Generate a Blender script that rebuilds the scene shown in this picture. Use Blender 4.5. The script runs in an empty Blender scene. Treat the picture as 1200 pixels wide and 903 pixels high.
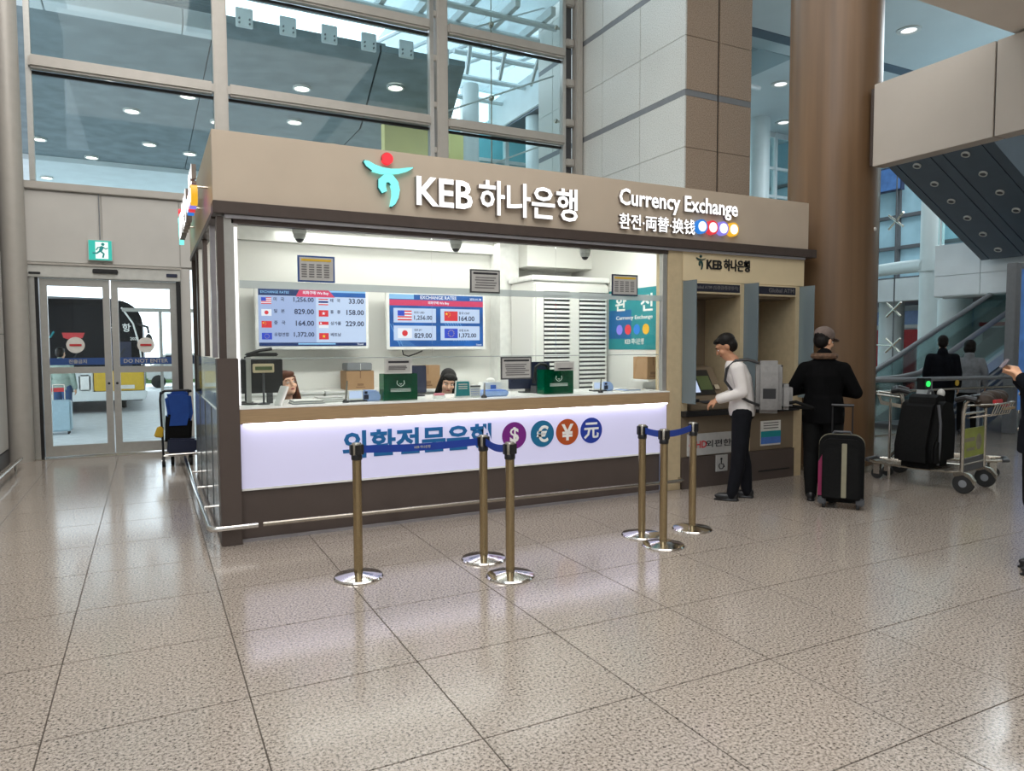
import bpy, bmesh, math, random
from mathutils import Vector, Matrix, Euler
from math import sin, cos, pi, radians as R
random.seed(7)
S = bpy.context.scene
COL = S.collection

# ------------------------------------------------------------------ camera
cam_d = bpy.data.cameras.new('camera'); cam = bpy.data.objects.new('camera', cam_d); COL.objects.link(cam)
cam_d.sensor_fit = 'HORIZONTAL'; cam_d.sensor_width = 36; cam_d.lens = 25.02
cam_d.clip_start = 0.05; cam_d.clip_end = 300
_y, _p, _r = R(27.03), R(3.2), R(-0.2)
_F = Vector((sin(_y)*cos(_p), cos(_y)*cos(_p), -sin(_p)))
_R0 = Vector((cos(_y), -sin(_y), 0)); _U0 = _R0.cross(_F)
_R1 = _R0*cos(_r) + _U0*sin(_r); _U1 = -_R0*sin(_r) + _U0*cos(_r)
cam.matrix_world = Matrix(((_R1.x, _U1.x, -_F.x, 0), (_R1.y, _U1.y, -_F.y, 0), (_R1.z, _U1.z, -_F.z, 1.58), (0, 0, 0, 1)))
S.camera = cam

# ------------------------------------------------------------------ world, lights, exposure
W = bpy.data.worlds.new('overcast'); S.world = W; W.use_nodes = True
bg = W.node_tree.nodes['Background']
bg.inputs[0].default_value = (0.80, 0.90, 1.0, 1); bg.inputs[1].default_value = 3.2
S.view_settings.view_transform = 'Standard'; S.view_settings.look = 'None'
S.cycles.transparent_max_bounces = 32; S.view_settings.exposure = 0.0; S.view_settings.gamma = 1.0; S.view_settings.use_curve_mapping = False

def area_light(name, loc, sx, sy, power, color=(1, 1, 1), rot=(0, 0, 0)):
    l = bpy.data.lights.new(name, 'AREA'); l.shape = 'RECTANGLE'; l.size = sx; l.size_y = sy
    l.energy = power; l.color = color
    o = bpy.data.objects.new(name, l); COL.objects.link(o); o.location = loc; o.rotation_euler = rot
    return o
for lx, ly, sx, sy, pw in ((1.5, -1, 9, 9, 800), (9, -4, 5, 9, 270), (-.2, 7, 2.6, 8, 470), (13, 9.5, 4, 4, 200), (20.5, 8, 4, 5, 650), (22.3, 13, 3, 5, 600)):  # added unseen area lights; the long left one brightens pillar and door wall
    area_light('hall_fill_light', (lx, ly, 9.7), sx, sy, pw, (1.0, 0.965, 0.92) if lx < 10 else (0.85, 0.95, 1.0))
area_light('booth_hidden_fill', (2.8, 6.46, 2.835), 4.0, .3, 78, (1.0, 0.98, 0.95), (R(22), 0, 0))  # added fill, hidden behind the window head and aimed at the back wall
for lx, ly, sx in ((2.56, 8.0, 2.6), (2.7, 7.05, 3.4)):
    area_light('booth_strip_lamp', (lx, ly, 2.84), sx, .12, 9, (1.0, 0.98, 0.95))

# ------------------------------------------------------------------ material helpers
def lin(h):
    h = h.lstrip('#'); v = [int(h[i:i+2], 16)/255 for i in (0, 2, 4)]
    return tuple((c/12.92 if c <= .04045 else ((c+.055)/1.055)**2.4) for c in v)
MATS = {}
def mat(name, hexc, rough=.5, metal=0., emit=0., noise=14., amt=.06, bump=0., stretch=None, spec=.5):
    if name in MATS: return MATS[name]
    m = bpy.data.materials.new(name); m.use_nodes = True; nt = m.node_tree; b = nt.nodes['Principled BSDF']
    c = lin(hexc)
    b.inputs['Roughness'].default_value = rough; b.inputs['Metallic'].default_value = metal
    b.inputs['Specular IOR Level'].default_value = spec
    tc = nt.nodes.new('ShaderNodeTexCoord'); n = nt.nodes.new('ShaderNodeTexNoise')
    n.inputs['Scale'].default_value = noise; n.inputs['Detail'].default_value = 3
    src = tc.outputs['Object']
    if stretch:
        mp = nt.nodes.new('ShaderNodeMapping'); mp.inputs['Scale'].default_value = stretch
        nt.links.new(src, mp.inputs[0]); src = mp.outputs[0]
    nt.links.new(src, n.inputs['Vector'])
    rp = nt.nodes.new('ShaderNodeValToRGB')
    rp.color_ramp.elements[0].position = .3; rp.color_ramp.elements[1].position = .7
    rp.color_ramp.elements[0].color = tuple(x*(1-amt) for x in c)+(1,)
    rp.color_ramp.elements[1].color = tuple(min(1, x*(1+amt)) for x in c)+(1,)
    nt.links.new(n.outputs['Fac'], rp.inputs[0])
    if emit:
        b.inputs['Base Color'].default_value = tuple(x*.15 for x in c)+(1,)
        nt.links.new(rp.outputs[0], b.inputs['Emission Color']); b.inputs['Emission Strength'].default_value = emit
    else:
        nt.links.new(rp.outputs[0], b.inputs['Base Color'])
    if bump:
        bp = nt.nodes.new('ShaderNodeBump'); bp.inputs['Strength'].default_value = bump; bp.inputs['Distance'].default_value = .01
        nt.links.new(n.outputs['Fac'], bp.inputs['Height']); nt.links.new(bp.outputs[0], b.inputs['Normal'])
    MATS[name] = m; return m
def glass(name, tint='#fafdfc', refl=.6, frost=0., fcol=(.8, .85, .85), through=False):
    if name in MATS: return MATS[name]
    m = bpy.data.materials.new(name); m.use_nodes = True; nt = m.node_tree; nt.nodes.clear()
    out = nt.nodes.new('ShaderNodeOutputMaterial'); t = nt.nodes.new('ShaderNodeBsdfTransparent'); t.inputs[0].default_value = lin(tint)+(1,)
    g = nt.nodes.new('ShaderNodeBsdfGlossy'); g.inputs['Roughness'].default_value = .02
    fr = nt.nodes.new('ShaderNodeFresnel'); fr.inputs[0].default_value = 1.45
    mu = nt.nodes.new('ShaderNodeMath'); mu.operation = 'MULTIPLY'; mu.inputs[1].default_value = refl
    nt.links.new(fr.outputs[0], mu.inputs[0])
    mx = nt.nodes.new('ShaderNodeMixShader'); nt.links.new(mu.outputs[0], mx.inputs[0])
    a = t.outputs[0]
    if frost:
        df = nt.nodes.new('ShaderNodeBsdfTranslucent' if through else 'ShaderNodeBsdfDiffuse'); df.inputs[0].default_value = (*fcol, 1)
        m2 = nt.nodes.new('ShaderNodeMixShader'); m2.inputs[0].default_value = frost
        nt.links.new(t.outputs[0], m2.inputs[1]); nt.links.new(df.outputs[0], m2.inputs[2]); a = m2.outputs[0]
    nt.links.new(a, mx.inputs[1]); nt.links.new(g.outputs[0], mx.inputs[2]); nt.links.new(mx.outputs[0], out.inputs[0])
    MATS[name] = m; return m
def granite(name, light, mid, dark, scale, rough, rnd=.05):
    m = bpy.data.materials.new(name); m.use_nodes = True; nt = m.node_tree; b = nt.nodes['Principled BSDF']
    b.inputs['Roughness'].default_value = rough; b.inputs['Specular IOR Level'].default_value = .65 if 'floor' in name else .5
    ge = nt.nodes.new('ShaderNodeNewGeometry')
    n = nt.nodes.new('ShaderNodeTexNoise'); n.inputs['Scale'].default_value = scale; n.inputs['Detail'].default_value = 4; n.inputs['Roughness'].default_value = .7
    nt.links.new(ge.outputs['Position'], n.inputs['Vector'])
    r = nt.nodes.new('ShaderNodeValToRGB'); e = r.color_ramp.elements
    e[0].position = .36; e[0].color = lin(dark)+(1,); e[1].position = .62; e[1].color = lin(light)+(1,)
    x = e.new(.47); x.color = lin(mid)+(1,)
    nt.links.new(n.outputs['Fac'], r.inputs[0])
    n2 = nt.nodes.new('ShaderNodeTexNoise'); n2.inputs['Scale'].default_value = .9; nt.links.new(ge.outputs['Position'], n2.inputs['Vector'])
    oi = nt.nodes.new('ShaderNodeObjectInfo')
    ad = nt.nodes.new('ShaderNodeMath'); ad.operation = 'MULTIPLY_ADD'; ad.inputs[1].default_value = rnd; ad.inputs[2].default_value = 1-rnd
    nt.links.new(oi.outputs['Random'], ad.inputs[0])
    a2 = nt.nodes.new('ShaderNodeMath'); a2.operation = 'MULTIPLY_ADD'; a2.inputs[1].default_value = .18
    nt.links.new(n2.outputs['Fac'], a2.inputs[0]); nt.links.new(ad.outputs[0], a2.inputs[2])
    mx = nt.nodes.new('ShaderNodeMix'); mx.data_type = 'RGBA'; mx.blend_type = 'MULTIPLY'; mx.inputs[0].default_value = 1
    nt.links.new(r.outputs[0], mx.inputs[6]); nt.links.new(a2.outputs[0], mx.inputs[7])
    nt.links.new(mx.outputs[2], b.inputs['Base Color'])
    MATS[name] = m; return m

# ------------------------------------------------------------------ mesh helpers
class MB:
    """collects shapes (each with its own material) into one mesh"""
    def __init__(s, m=None): s.bm = bmesh.new(); s.m = m; s.mats = []
    def _mi(s):
        if s.m not in s.mats: s.mats.append(s.m)
        return s.mats.index(s.m)
    def faces(s, vs, fs):
        v = [s.bm.verts.new(p) for p in vs]; i = s._mi(); out = []
        for f in fs:
            try:
                q = s.bm.faces.new([v[k] for k in f]); q.material_index = i; out.append(q)
            except ValueError: pass
        return s
    def box(s, x0, x1, y0, y1, z0, z1, M=None):
        p = [Vector((x, y, z)) for x in (x0, x1) for y in (y0, y1) for z in (z0, z1)]
        if M: p = [M @ q for q in p]
        return s.faces(p, [(0, 1, 3, 2), (4, 6, 7, 5), (0, 4, 5, 1), (2, 3, 7, 6), (0, 2, 6, 4), (1, 5, 7, 3)])
    def cyl(s, p, q, r1, r2=None, n=12, caps=True, sx=1., up=None):
        p, q = Vector(p), Vector(q); r2 = r1 if r2 is None else r2
        d = (q-p).normalized(); u = Vector(up) if up else (Vector((0, 0, 1)) if abs(d.z) < .9 else Vector((0, 1, 0)))
        a = d.cross(u).normalized(); b = a.cross(d)
        ring = lambda c, r: [c + a*(cos(2*pi*k/n)*r*sx) + b*(sin(2*pi*k/n)*r) for k in range(n)]
        f = [(k, (k+1) % n, n+(k+1) % n, n+k) for k in range(n)]
        if caps: f += [tuple(range(n-1, -1, -1)), tuple(range(n, 2*n))]
        return s.faces(ring(p, r1)+ring(q, r2), f)
    def tube(s, pts, r, n=8):
        pts = [Vector(p) for p in pts]; vs = []; L = len(pts); pa = None
        for i, p in enumerate(pts):
            d = (pts[min(i+1, L-1)]-pts[max(i-1, 0)]).normalized()
            if pa is None:
                u = Vector((0, 0, 1)) if abs(d.z) < .9 else Vector((0, 1, 0)); a = d.cross(u).normalized()
            else: a = (pa - d*pa.dot(d)).normalized()
            pa = a; b = a.cross(d); rr = r[i] if isinstance(r, (list, tuple)) else r
            vs += [p + a*(cos(2*pi*k/n)*rr)+b*(sin(2*pi*k/n)*rr) for k in range(n)]
        f = [(i*n+k, i*n+(k+1) % n, (i+1)*n+(k+1) % n, (i+1)*n+k) for i in range(L-1) for k in range(n)]
        f += [tuple(range(n-1, -1, -1)), tuple(range((L-1)*n, L*n))]
        return s.faces(vs, f)
    def lathe(s, prof, c=(0, 0, 0), n=24, ring=False):
        if ring: prof = list(prof)+[prof[0]]
        c = Vector(c); vs = []
        for r, z in prof: vs += [c+Vector((cos(2*pi*k/n)*r, sin(2*pi*k/n)*r, z)) for k in range(n)]
        L = len(prof)
        f = [(i*n+k, i*n+(k+1) % n, (i+1)*n+(k+1) % n, (i+1)*n+k) for i in range(L-1) for k in range(n)]
        if not ring: f += [tuple(range(n-1, -1, -1)), tuple(range((L-1)*n, L*n))]
        return s.faces(vs, f)
    def prism(s, poly, d0, d1, ax='y', M=None):
        """poly of (u,v); extruded along axis: y -> (u,d,v); x -> (d,u,v); z -> (u,v,d)"""
        mk = {'y': lambda u, v, d: Vector((u, d, v)), 'x': lambda u, v, d: Vector((d, u, v)), 'z': lambda u, v, d: Vector((u, v, d))}[ax]
        n = len(poly); vs = [mk(u, v, d) for d in (d0, d1) for u, v in poly]
        if M: vs = [M @ q for q in vs]
        f = [(k, (k+1) % n, n+(k+1) % n, n+k) for k in range(n)]+[tuple(range(n-1, -1, -1)), tuple(range(n, 2*n))]
        return s.faces(vs, f)
    def ell(s, c, rx, ry, rz, M=None, nu=12, nv=8):
        c = Vector(c); vs = []; f = []
        for j in range(1, nv):
            t = pi*j/nv
            for k in range(nu):
                q = Vector((rx*sin(t)*cos(2*pi*k/nu), ry*sin(t)*sin(2*pi*k/nu), rz*cos(t)))
                vs.append(c+(M @ q if M else q))
        top = len(vs); e = Vector((0, 0, rz)); vs += [c+(M @ e if M else e), c-(M @ e if M else e)]
        for j in range(nv-2):
            for k in range(nu): f.append((j*nu+k, (j+1)*nu+k, (j+1)*nu+(k+1) % nu, j*nu+(k+1) % nu))
        for k in range(nu):
            f.append((top, k, (k+1) % nu)); f.append((top+1, (nv-2)*nu+(k+1) % nu, (nv-2)*nu+k))
        return s.faces(vs, f)
    def disc(s, cx, cz, r, y0, y1, n=24, rz=None):
        rz = rz or r
        return s.prism([(cx+cos(2*pi*k/n)*r, cz+sin(2*pi*k/n)*rz) for k in range(n)], y0, y1)
    def mesh(s, name, off=(0, 0, 0), bevel=0., smooth=True, fixn=True):
        bm = s.bm
        if off != (0, 0, 0): bmesh.ops.translate(bm, verts=bm.verts, vec=-Vector(off))
        if fixn: bmesh.ops.recalc_face_normals(bm, faces=bm.faces)
        if bevel:
            ed = [e for e in bm.edges if len(e.link_faces) == 2 and e.calc_face_angle(0) > .6]
            bmesh.ops.bevel(bm, geom=ed, offset=bevel, segments=2, affect='EDGES', clamp_overlap=True)
        me = bpy.data.meshes.new(name); bm.to_mesh(me); bm.free()
        for m in s.mats: me.materials.append(m)
        if smooth:
            me.shade_smooth(); me.set_sharp_from_angle(angle=R(38))
        return me
def props(o, label=None, cat=None, group=None, kind=None):
    if label: o['label'] = label
    if cat: o['category'] = cat
    if group: o['group'] = group
    if kind: o['kind'] = kind
    return o
def origin(p):
    return tuple(p.location) if (p is not None and p.get('world_parts')) else (0, 0, 0)
def obj(name, mb, parent=None, bevel=0., label=None, smooth=True, fixn=True):
    """one mesh object; under an Empty made with worldparts=True shapes are given in world coordinates"""
    top = parent
    while top is not None and top.parent is not None: top = top.parent
    off = ORG.get(top.name, (0, 0, 0)) if top is not None else (0, 0, 0)
    me = mb.mesh(name, off, bevel, smooth, fixn)
    o = bpy.data.objects.new(name, me); COL.objects.link(o)
    if parent is not None: o.parent = parent
    if label: o['label'] = label
    return o
ORG = {}
def thing(name, label, cat, loc=(0, 0, 0), rz=0., group=None, world=False):
    o = bpy.data.objects.new(name, None); COL.objects.link(o); o.empty_display_size = .1
    o.location = loc; o.rotation_euler = (0, 0, rz); props(o, label, cat, group)
    if world: ORG[o.name] = tuple(loc)
    return o
def single(name, mb, label, cat, group=None, bevel=0., smooth=True):
    return props(obj(name, mb, None, bevel, smooth=smooth), label, cat, group)
def structure(name, mb, bevel=0.):
    return props(obj(name, mb, None, bevel), kind='structure')
def copy_tree(o, parent=None):
    c = o.copy(); COL.objects.link(c)
    if parent is not None: c.parent = parent
    for ch in list(o.children): copy_tree(ch, c)
    return c
def piece(name, src, parent, loc):
    """another object sharing the mesh of src, as a child of parent"""
    o = bpy.data.objects.new(name, src.data if hasattr(src, 'data') else src); COL.objects.link(o); o.parent = parent; o.location = loc
    return o
def text_geo(mb, body, m, u0=None, u1=None, v0=0., v1=1., depth=.002, y=0., bold=.0, M=None, align='C', ux=1., lx=None, res=2):
    """adds lettering to mb in the XZ plane (front towards -Y) fitted to the box u0..u1, v0..v1 (u1 None keeps proportions)"""
    cu = bpy.data.curves.new('lettering', 'FONT'); cu.body = body; cu.size = 1; cu.resolution_u = res; cu.offset = bold; cu.extrude = .5
    to = bpy.data.objects.new('lettering', cu); me = to.to_mesh()
    if not len(me.vertices): to.to_mesh_clear(); return
    xs = [v.co.x for v in me.vertices]; ys = [v.co.y for v in me.vertices]
    x0, x1, y0, y1 = min(xs), max(xs), min(ys), max(ys); h = (v1-v0)/(y1-y0)
    if u1 is None:
        w = (x1-x0)*h*ux
        a = u0 if align == 'L' else (u0-w if align == 'R' else u0-w/2); sx = h*ux
    else: a = u0; sx = (u1-u0)/(x1-x0)
    vs = []
    for v in me.vertices:
        p = Vector((a+(v.co.x-x0)*sx, y-depth*(v.co.z+.5), v0+(v.co.y-y0)*h)); vs.append(M @ p if M else p)
    mb.m = m; mb.faces(vs, [tuple(p.vertices) for p in me.polygons])
    to.to_mesh_clear(); bpy.data.objects.remove(to); bpy.data.curves.remove(cu)

# ------------------------------------------------------------------ palette
granite('granite_floor', '#ada298', '#8f857b', '#37302b', 75, .15)
granite('granite_pillar_lit', '#d6d6d2', '#c9c9c4', '#aaaaa4', 60, .35, .03)  # paler copy puts the window light on the left face into the colour
granite('granite_pillar_brown', '#b19c89', '#9d8977', '#7b6959', 60, .35, .03)
mat('joint', '#4a4138', .7)
mat('bronze_panel', '#c8b8a5', .42, .25, noise=3, amt=.03)
mat('dark_trim', '#4d423d', .4, .2)
mat('dark_brown', '#554a45', .45, .15, noise=5, amt=.05)
mat('soffit_metal', '#a3a0a4', .3, .5)
mat('aluminium', '#b9b8b4', .32, .7, noise=20, amt=.04)
mat('frame_grey', '#b4afa8', .45, .2, noise=10, amt=.03)
mat('frame_pale', '#c9c9c4', .4, .1)
mat('wall_beige', '#c6c3be', .6, noise=3, amt=.03)
mat('white_wall', '#e6e5df', .6, noise=2, amt=.02)
mat('white_gloss', '#eeeeea', .25)
mat('cream', '#d8c6a2', .5, noise=4, amt=.03)
mat('beige_post', '#c3b08e', .4, .1)
mat('wood_band', '#a68b69', .4, stretch=(2, 8, 40), noise=3, amt=.10)
mat('wood_column', '#6d533a', .38, stretch=(9, 9, .35), noise=1.2, amt=.16)
mat('chrome', '#d8d6d2', .12, 1.)
mat('steel', '#b9b2a6', .25, .9, noise=30, amt=.05)
mat('bronze_steel', '#a3906f', .24, .9, noise=30, amt=.06)
mat('black', '#1b1b1d', .4)
mat('bus_black', '#0c0d10', .4, spec=.1)
mat('black_matte', '#121212', .8, noise=40, amt=.2, spec=.15)
mat('rubber', '#242424', .7)
mat('grey_mid', '#7f8286', .5)
mat('grey_dark', '#4c4d50', .5)
mat('navy', '#1d2540', .45)
mat('belt_blue', '#163a98', .7)
mat('paper', '#dcdad4', .7)
mat('paper_grey', '#b4b2ae', .7)
mat('print_grey', '#6c6a6a', .7)
mat('print_dark', '#2b2b30', .7)
mat('cardboard', '#a98560', .8, noise=8, amt=.06)
mat('cardboard_dark', '#8a6848', .8)
mat('navy_strip', '#2c4f8c', .5)
mat('blue_emit', '#4a78b8', .5, emit=.5, noise=5, amt=.25)
mat('navy_glass', '#0e1116', .25, spec=.12)
mat('taxi_yellow', '#d3ad2e', .4)
mat('hedge', '#5f7d4a', .8, noise=6, amt=.3)
mat('mirror_panel', '#a9b4ba', .16, .35, noise=2, amt=.04)
mat('bay_beige', '#7a6b58', .5, .05, noise=4, amt=.03)
mat('navy_dark', '#1c1d2c', .4)
mat('logo_dark', '#1c3f3c', .5)
for _n, _r, _c in (('blue', '#2e7fd6', '#dff2ff'), ('red', '#e03a44', '#ffe6e0'), ('violet', '#8a7fe0', '#f2eeff'), ('yellow', '#f0b52a', '#fff6d8')):
    mat('rim_'+_n, _r, .5, emit=1., amt=0); mat('disc_'+_n, _c, .5, emit=1.5, amt=0)
mat('sign_blue', '#14649f', .5)
for _n, _c in (('purple', '#a02aa8'), ('cyan', '#1f90c4'), ('orange', '#ee6a2a'), ('blue', '#2a4fd0')): mat('c_'+_n, _c, .5, emit=.25, amt=0)
mat('lcd_green', '#59683f', .4)
mat('green_solid', '#074a31', .4)
mat('phone_case', '#8f8389', .4)
mat('pink_pale', '#e08a98', .5)
mat('exit_green', '#35c0b0', .4, emit=.9, amt=0)
mat('exit_white', '#f0fff8', .4, emit=1., amt=0)
mat('exit_dark', '#1a9a96', .4, emit=.6, amt=0)
mat('zip_olive', '#85806a', .6)
mat('blue_cloth', '#1f4a9a', .8, noise=9, amt=.1)
mat('lime_board', '#8f9740', .5, noise=6, amt=.15)
mat('brown_bag', '#3d3128', .7, noise=12, amt=.5)
mat('green_led', '#2fe060', .4, emit=1.5, amt=0)
mat('white_shirt', '#d6d0cc', .8, noise=9, amt=.05, bump=.2)
mat('navy_black', '#121318', .8, noise=14, amt=.15, spec=.15)
mat('black_cloth', '#0b0b0c', .9, noise=12, amt=.2, spec=.08)
mat('navy_coat', '#101218', .9, noise=12, amt=.2, spec=.1)
mat('grey_coat', '#7d8288', .85, noise=20, amt=.15)
mat('green_coat', '#8fa096', .85, noise=10, amt=.12)
mat('jeans', '#34507a', .85)
mat('blue_grey', '#9db6c2', .5)
mat('backpack', '#7a7876', .8, noise=20, amt=.12)
mat('cap_grey', '#6a5c55', .85, noise=30, amt=.15)
mat('scarf', '#5d4534', .9, noise=30, amt=.5)
mat('skin_fair', '#eab99c', .5, noise=20, amt=.04)
mat('teal', '#1c8a92', .5)
mat('blue_plain', '#4f79c7', .5)
mat('blue_pale', '#9db6e4', .5)
mat('red', '#c23034', .5)
mat('pink', '#86204c', .5)
mat('white_emit', '#ffffff', .5, emit=1.35, amt=0)
mat('letter_side', '#8a8078', .5)
mat('logo_teal', '#7fe6e0', .5, emit=1.25, amt=0)
mat('logo_red', '#f0303c', .5, emit=1.2, amt=0)
mat('logo_edge', '#136a70', .5)
mat('panel_glow', '#c6c4e6', .4, emit=.29, amt=.0).node_tree.nodes['Principled BSDF'].inputs['Base Color'].default_value = (*lin('#d4d2ee'), 1)
mat('led_white', '#eeeeff', .5, emit=9., amt=0)
mat('asphalt', '#d3d7d8', .55, noise=6, amt=.10, spec=.6)
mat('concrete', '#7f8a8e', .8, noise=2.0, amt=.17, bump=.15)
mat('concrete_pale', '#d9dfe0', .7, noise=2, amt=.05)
mat('steel_white', '#d5dbdc', .4, noise=4, amt=.04)
mat('column_white', '#ccd6d6', .4, noise=3, amt=.03)
mat('yellow_wall', '#f2e69c', .6, noise=2, amt=.04)
mat('upper_glass', '#8fadb8', .25, noise=.7, amt=.25)
mat('teal_wall', '#7fb9c2', .35, noise=2, amt=.08)
mat('ceiling_paint', '#bdc4c5', .7, noise=1, amt=.03)
mat('soffit_pale', '#d9d1c8', .6, noise=2, amt=.03)
mat('beam_panel', '#b5aca2', .5, noise=2, amt=.03)
mat('escalator_dark', '#54606c', .5, noise=4, amt=.05)
mat('lamp_glow', '#fff8e8', .5, emit=7., amt=0)
mat('sky_panel', '#e6f6fa', .3, emit=1.1, amt=.02)
mat('skin', '#d9a684', .5, noise=20, amt=.05)
mat('skin_dark', '#b58262', .5, noise=20, amt=.05)
mat('lips', '#b8605a', .45)
mat('eye_white', '#e8e4de', .3)
mat('hair_black', '#120e0c', .5, spec=.2, stretch=(60, 60, 4), noise=3, amt=.4, bump=.4)
mat('hair_brown', '#57301c', .5, spec=.2, stretch=(60, 60, 4), noise=3, amt=.4, bump=.4)
G = glass('glass_clear'); glass('glass_tint', '#eef6f6', .45); glass('glass_fin', '#c4d6da', 1., .30, (.55, .68, .74)); glass('glass_band', '#d9e4e4', 1., .45)
glass('glass_green', '#3fc890', .8, .35, (.0, .20, .10)); glass('glass_roof', '#dfeaec', .5, .45, (.8, .86, .88), True); glass('glass_teal', '#e4f3f3', .7)
M = MATS

# ================================================================== SETTING
# ---- floor
T = 0.793; TX = 0.365; TY = 2.534; J = .006
mb = MB(M['joint']); mb.box(-1.75, 12.8, -.5, 12.0, -.06, -.005)
floor = structure('floor', mb)
tm = MB(M['granite_floor']); tm.box(J/2, T-J/2, J/2, T-J/2, -.006, 0); tile_me = tm.mesh('tile', bevel=.0012)
def seen(x, y):
    f = x*_F.x+y*_F.y; r = x*_R0.x+y*_R0.y
    return f > 1.2 and abs(r) < f*.75+.6
cells = []
for i in range(-3, 16):
    for j in range(-2, 12):
        cx, cy = TX+(i+.5)*T, TY+(j+.5)*T
        if cx < -1.75 or cy > 11.95: continue
        if 1.0 < cx < 6.4 and cy > 6.9: continue
        if 8 < cx and cy > 8.9 and cx < 9: continue
        if seen(cx, cy): cells.append((i, j, math.hypot(cx, cy)))
cells.sort(key=lambda c: c[2])
used = set()
for i, j, _ in cells[:235]:
    piece('tile', tile_me, floor, (TX+i*T, TY+j*T, 0)); used.add((i, j))
mb = MB(M['granite_floor'])                       # the floor farther off, where joints can no longer be told apart
for i in range(-3, 16):
    for j in range(-4, 12):
        if (i, j) not in used:
            x0, y0 = TX+i*T, TY+j*T
            if y0 > 11.6: continue
            mb.box(max(x0, -1.72), x0+T-J, y0, min(y0+T-J, 11.98), -.005, -.0005)
mb.box(-12, 40, -12, -.6, -.05, -.0005); mb.box(12.9, 40, -.6, 26, -.05, -.0005); mb.box(7.6, 12.9, 12.02, 26, -.05, -.0005)
mb.box(-12, -1.8, -.6, 2, -.05, -.0005)
props(obj('far_floor', mb, floor), kind='stuff')
mb = MB(M['steel']); mb.box(-1.5, .5, 11.78, 12.1, -.003, .006)
obj('door_threshold', mb, floor)

# ---- ceiling of the hall and the soffit at top right
mb = MB(M['ceiling_paint'])
mb.box(-2, 12, -12, 12.1, 10, 10.3); mb.box(12, 40, -12, 26, 10, 10.3)
ceiling = structure('ceiling', mb)
mb = MB(M['escalator_dark']); mb.box(9.0, 40, 14.35, 14.75, 9.985, 10.0)
obj('dark_strip', mb, ceiling)
ring = MB(M['frame_pale']); ring.lathe([(.20, -.03), (.30, -.03), (.30, 0), (.20, 0)], ring=True); rme = ring.mesh('downlight')
lens = MB(M['white_emit']); lens.lathe([(.19, -.012), (.19, -.002)]); lme = lens.mesh('downlight_lens')
for p in ((18.42, 12.6), (18.45, 16.98), (21.7, 19.8), (13.5, 9.5), (23, 13)):
    d = piece('downlight', rme, ceiling, (p[0], p[1], 10)); piece('lens', lme, d, (0, 0, 0))
mb = MB(M['soffit_pale']); mb.box(5.2, 14, .2, 4.2, 4.66, 4.9)
structure('ceiling', mb, .01)

# ---- left wall
mb = MB(M['grey_mid']); mb.box(-1.95, -1.74, 2, 11.9, -.05, 10)
wl = structure('wall_left', mb)
for k in range(6):
    for z0, z1, m_ in ((.22, 1.75, 'wall_beige'), (1.76, 3.3, 'wall_beige'), (3.31, 5, 'wall_beige')):
        b = MB(M[m_]); b.box(-1.74, -1.715, 2.6+k*1.5, 4.09+k*1.5, z0, z1); obj('panel', b, wl, .004)
mb = MB(M['grey_dark']); mb.box(-1.74, -1.72, 2, 11.6, 0, .2); obj('skirting', mb, wl)
mb = MB(M['chrome']); mb.tube([(-1.52, 4, .13), (-1.52, 11.15, .13)], .022)
for y in (4.5, 6.6, 8.7, 10.7): mb.tube([(-1.52, y, .0), (-1.52, y, .13)], .014)
single('bumper_rail', mb, 'low polished bumper rail along the grey left wall', 'rail')

# ---- walls of the hall behind the camera
structure('wall_rear', MB(M['wall_beige']).box(-12, 40, -12.3, -12, 0, 10))
structure('wall_side', MB(M['wall_beige']).box(-12.3, -12, -12, 2, 0, 10))
structure('wall_side', MB(M['wall_beige']).box(40, 40.3, -12, 26, 0, 10))
structure('wall_side', MB(M['wall_beige']).box(-12, -1.95, 2, 2.2, 0, 10))

# ---- back wall above the door
mb = MB(M['wall_beige']); mb.box(-1.75, 1.3, 12.0, 12.12, 2.76, 3.80); mb.box(1.3, 7.6, 12.0, 12.12, 0, 3.8); mb.box(.46, .60, 11.98, 12.12, 0, 2.76); mb.box(-1.75, -1.50, 11.98, 12.12, 0, 2.76)
wb = structure('wall_back', mb)
for x0, x1 in ((-1.5, -.556), (-.544, .464), (.476, 1.3)):
    b = MB(M['wall_beige']); b.box(x0, x1, 11.97, 12.0, 2.78, 3.76); obj('panel', b, wb, .005)
mb = MB(M['frame_grey']); mb.box(-1.6, 7.6, 11.93, 12.14, 3.78, 3.89); obj('sill', mb, wb, .01)

# ---- curtain wall
YW = 12.0
mb = MB(M['frame_grey']); mb.box(-1.6, 7.7, YW+.02, YW+.1, 9.3, 9.5)
w1 = structure('window_1', mb)
def part(name, fn, m, parent, bevel=0., label=None, **k):
    b = MB(M[m]); fn(b); return obj(name, b, parent, bevel, label, **k)
part('mullion', lambda b: b.cyl((-1.60, 11.8, 0), (-1.60, 11.8, 9.6), .15, n=20), 'frame_grey', w1, label='round beige post at the left end')
part('mullion', lambda b: b.box(-1.40, -1.33, 11.95, 12.06, 3.89, 9.5), 'aluminium', w1, .01)
for x in (1.10, 4.72):
    part('mullion', lambda b: b.box(x-.10, x+.10, 11.86, 12.06, 3.89, 9.5), 'frame_grey', w1, .02)
part('mullion', lambda b: b.box(4.50, 4.58, 11.92, 12.06, 3.89, 9.5), 'aluminium', w1, .01)
part('mullion', lambda b: b.box(7.44, 7.58, 11.8, 12.0, 3.89, 9.5), 'frame_grey', w1, .02)
part('mullion', lambda b: b.box(7.20, 7.27, 11.92, 12.06, 3.89, 9.5), 'aluminium', w1, .01)
for z in (4.35, 5.1, 5.85, 6.6, 7.35, 8.1):
    part('ladder_rung', lambda b: b.box(7.26, 7.45, 11.88, 12.0, z-.07, z+.07), 'frame_grey', w1, .02)
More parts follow.
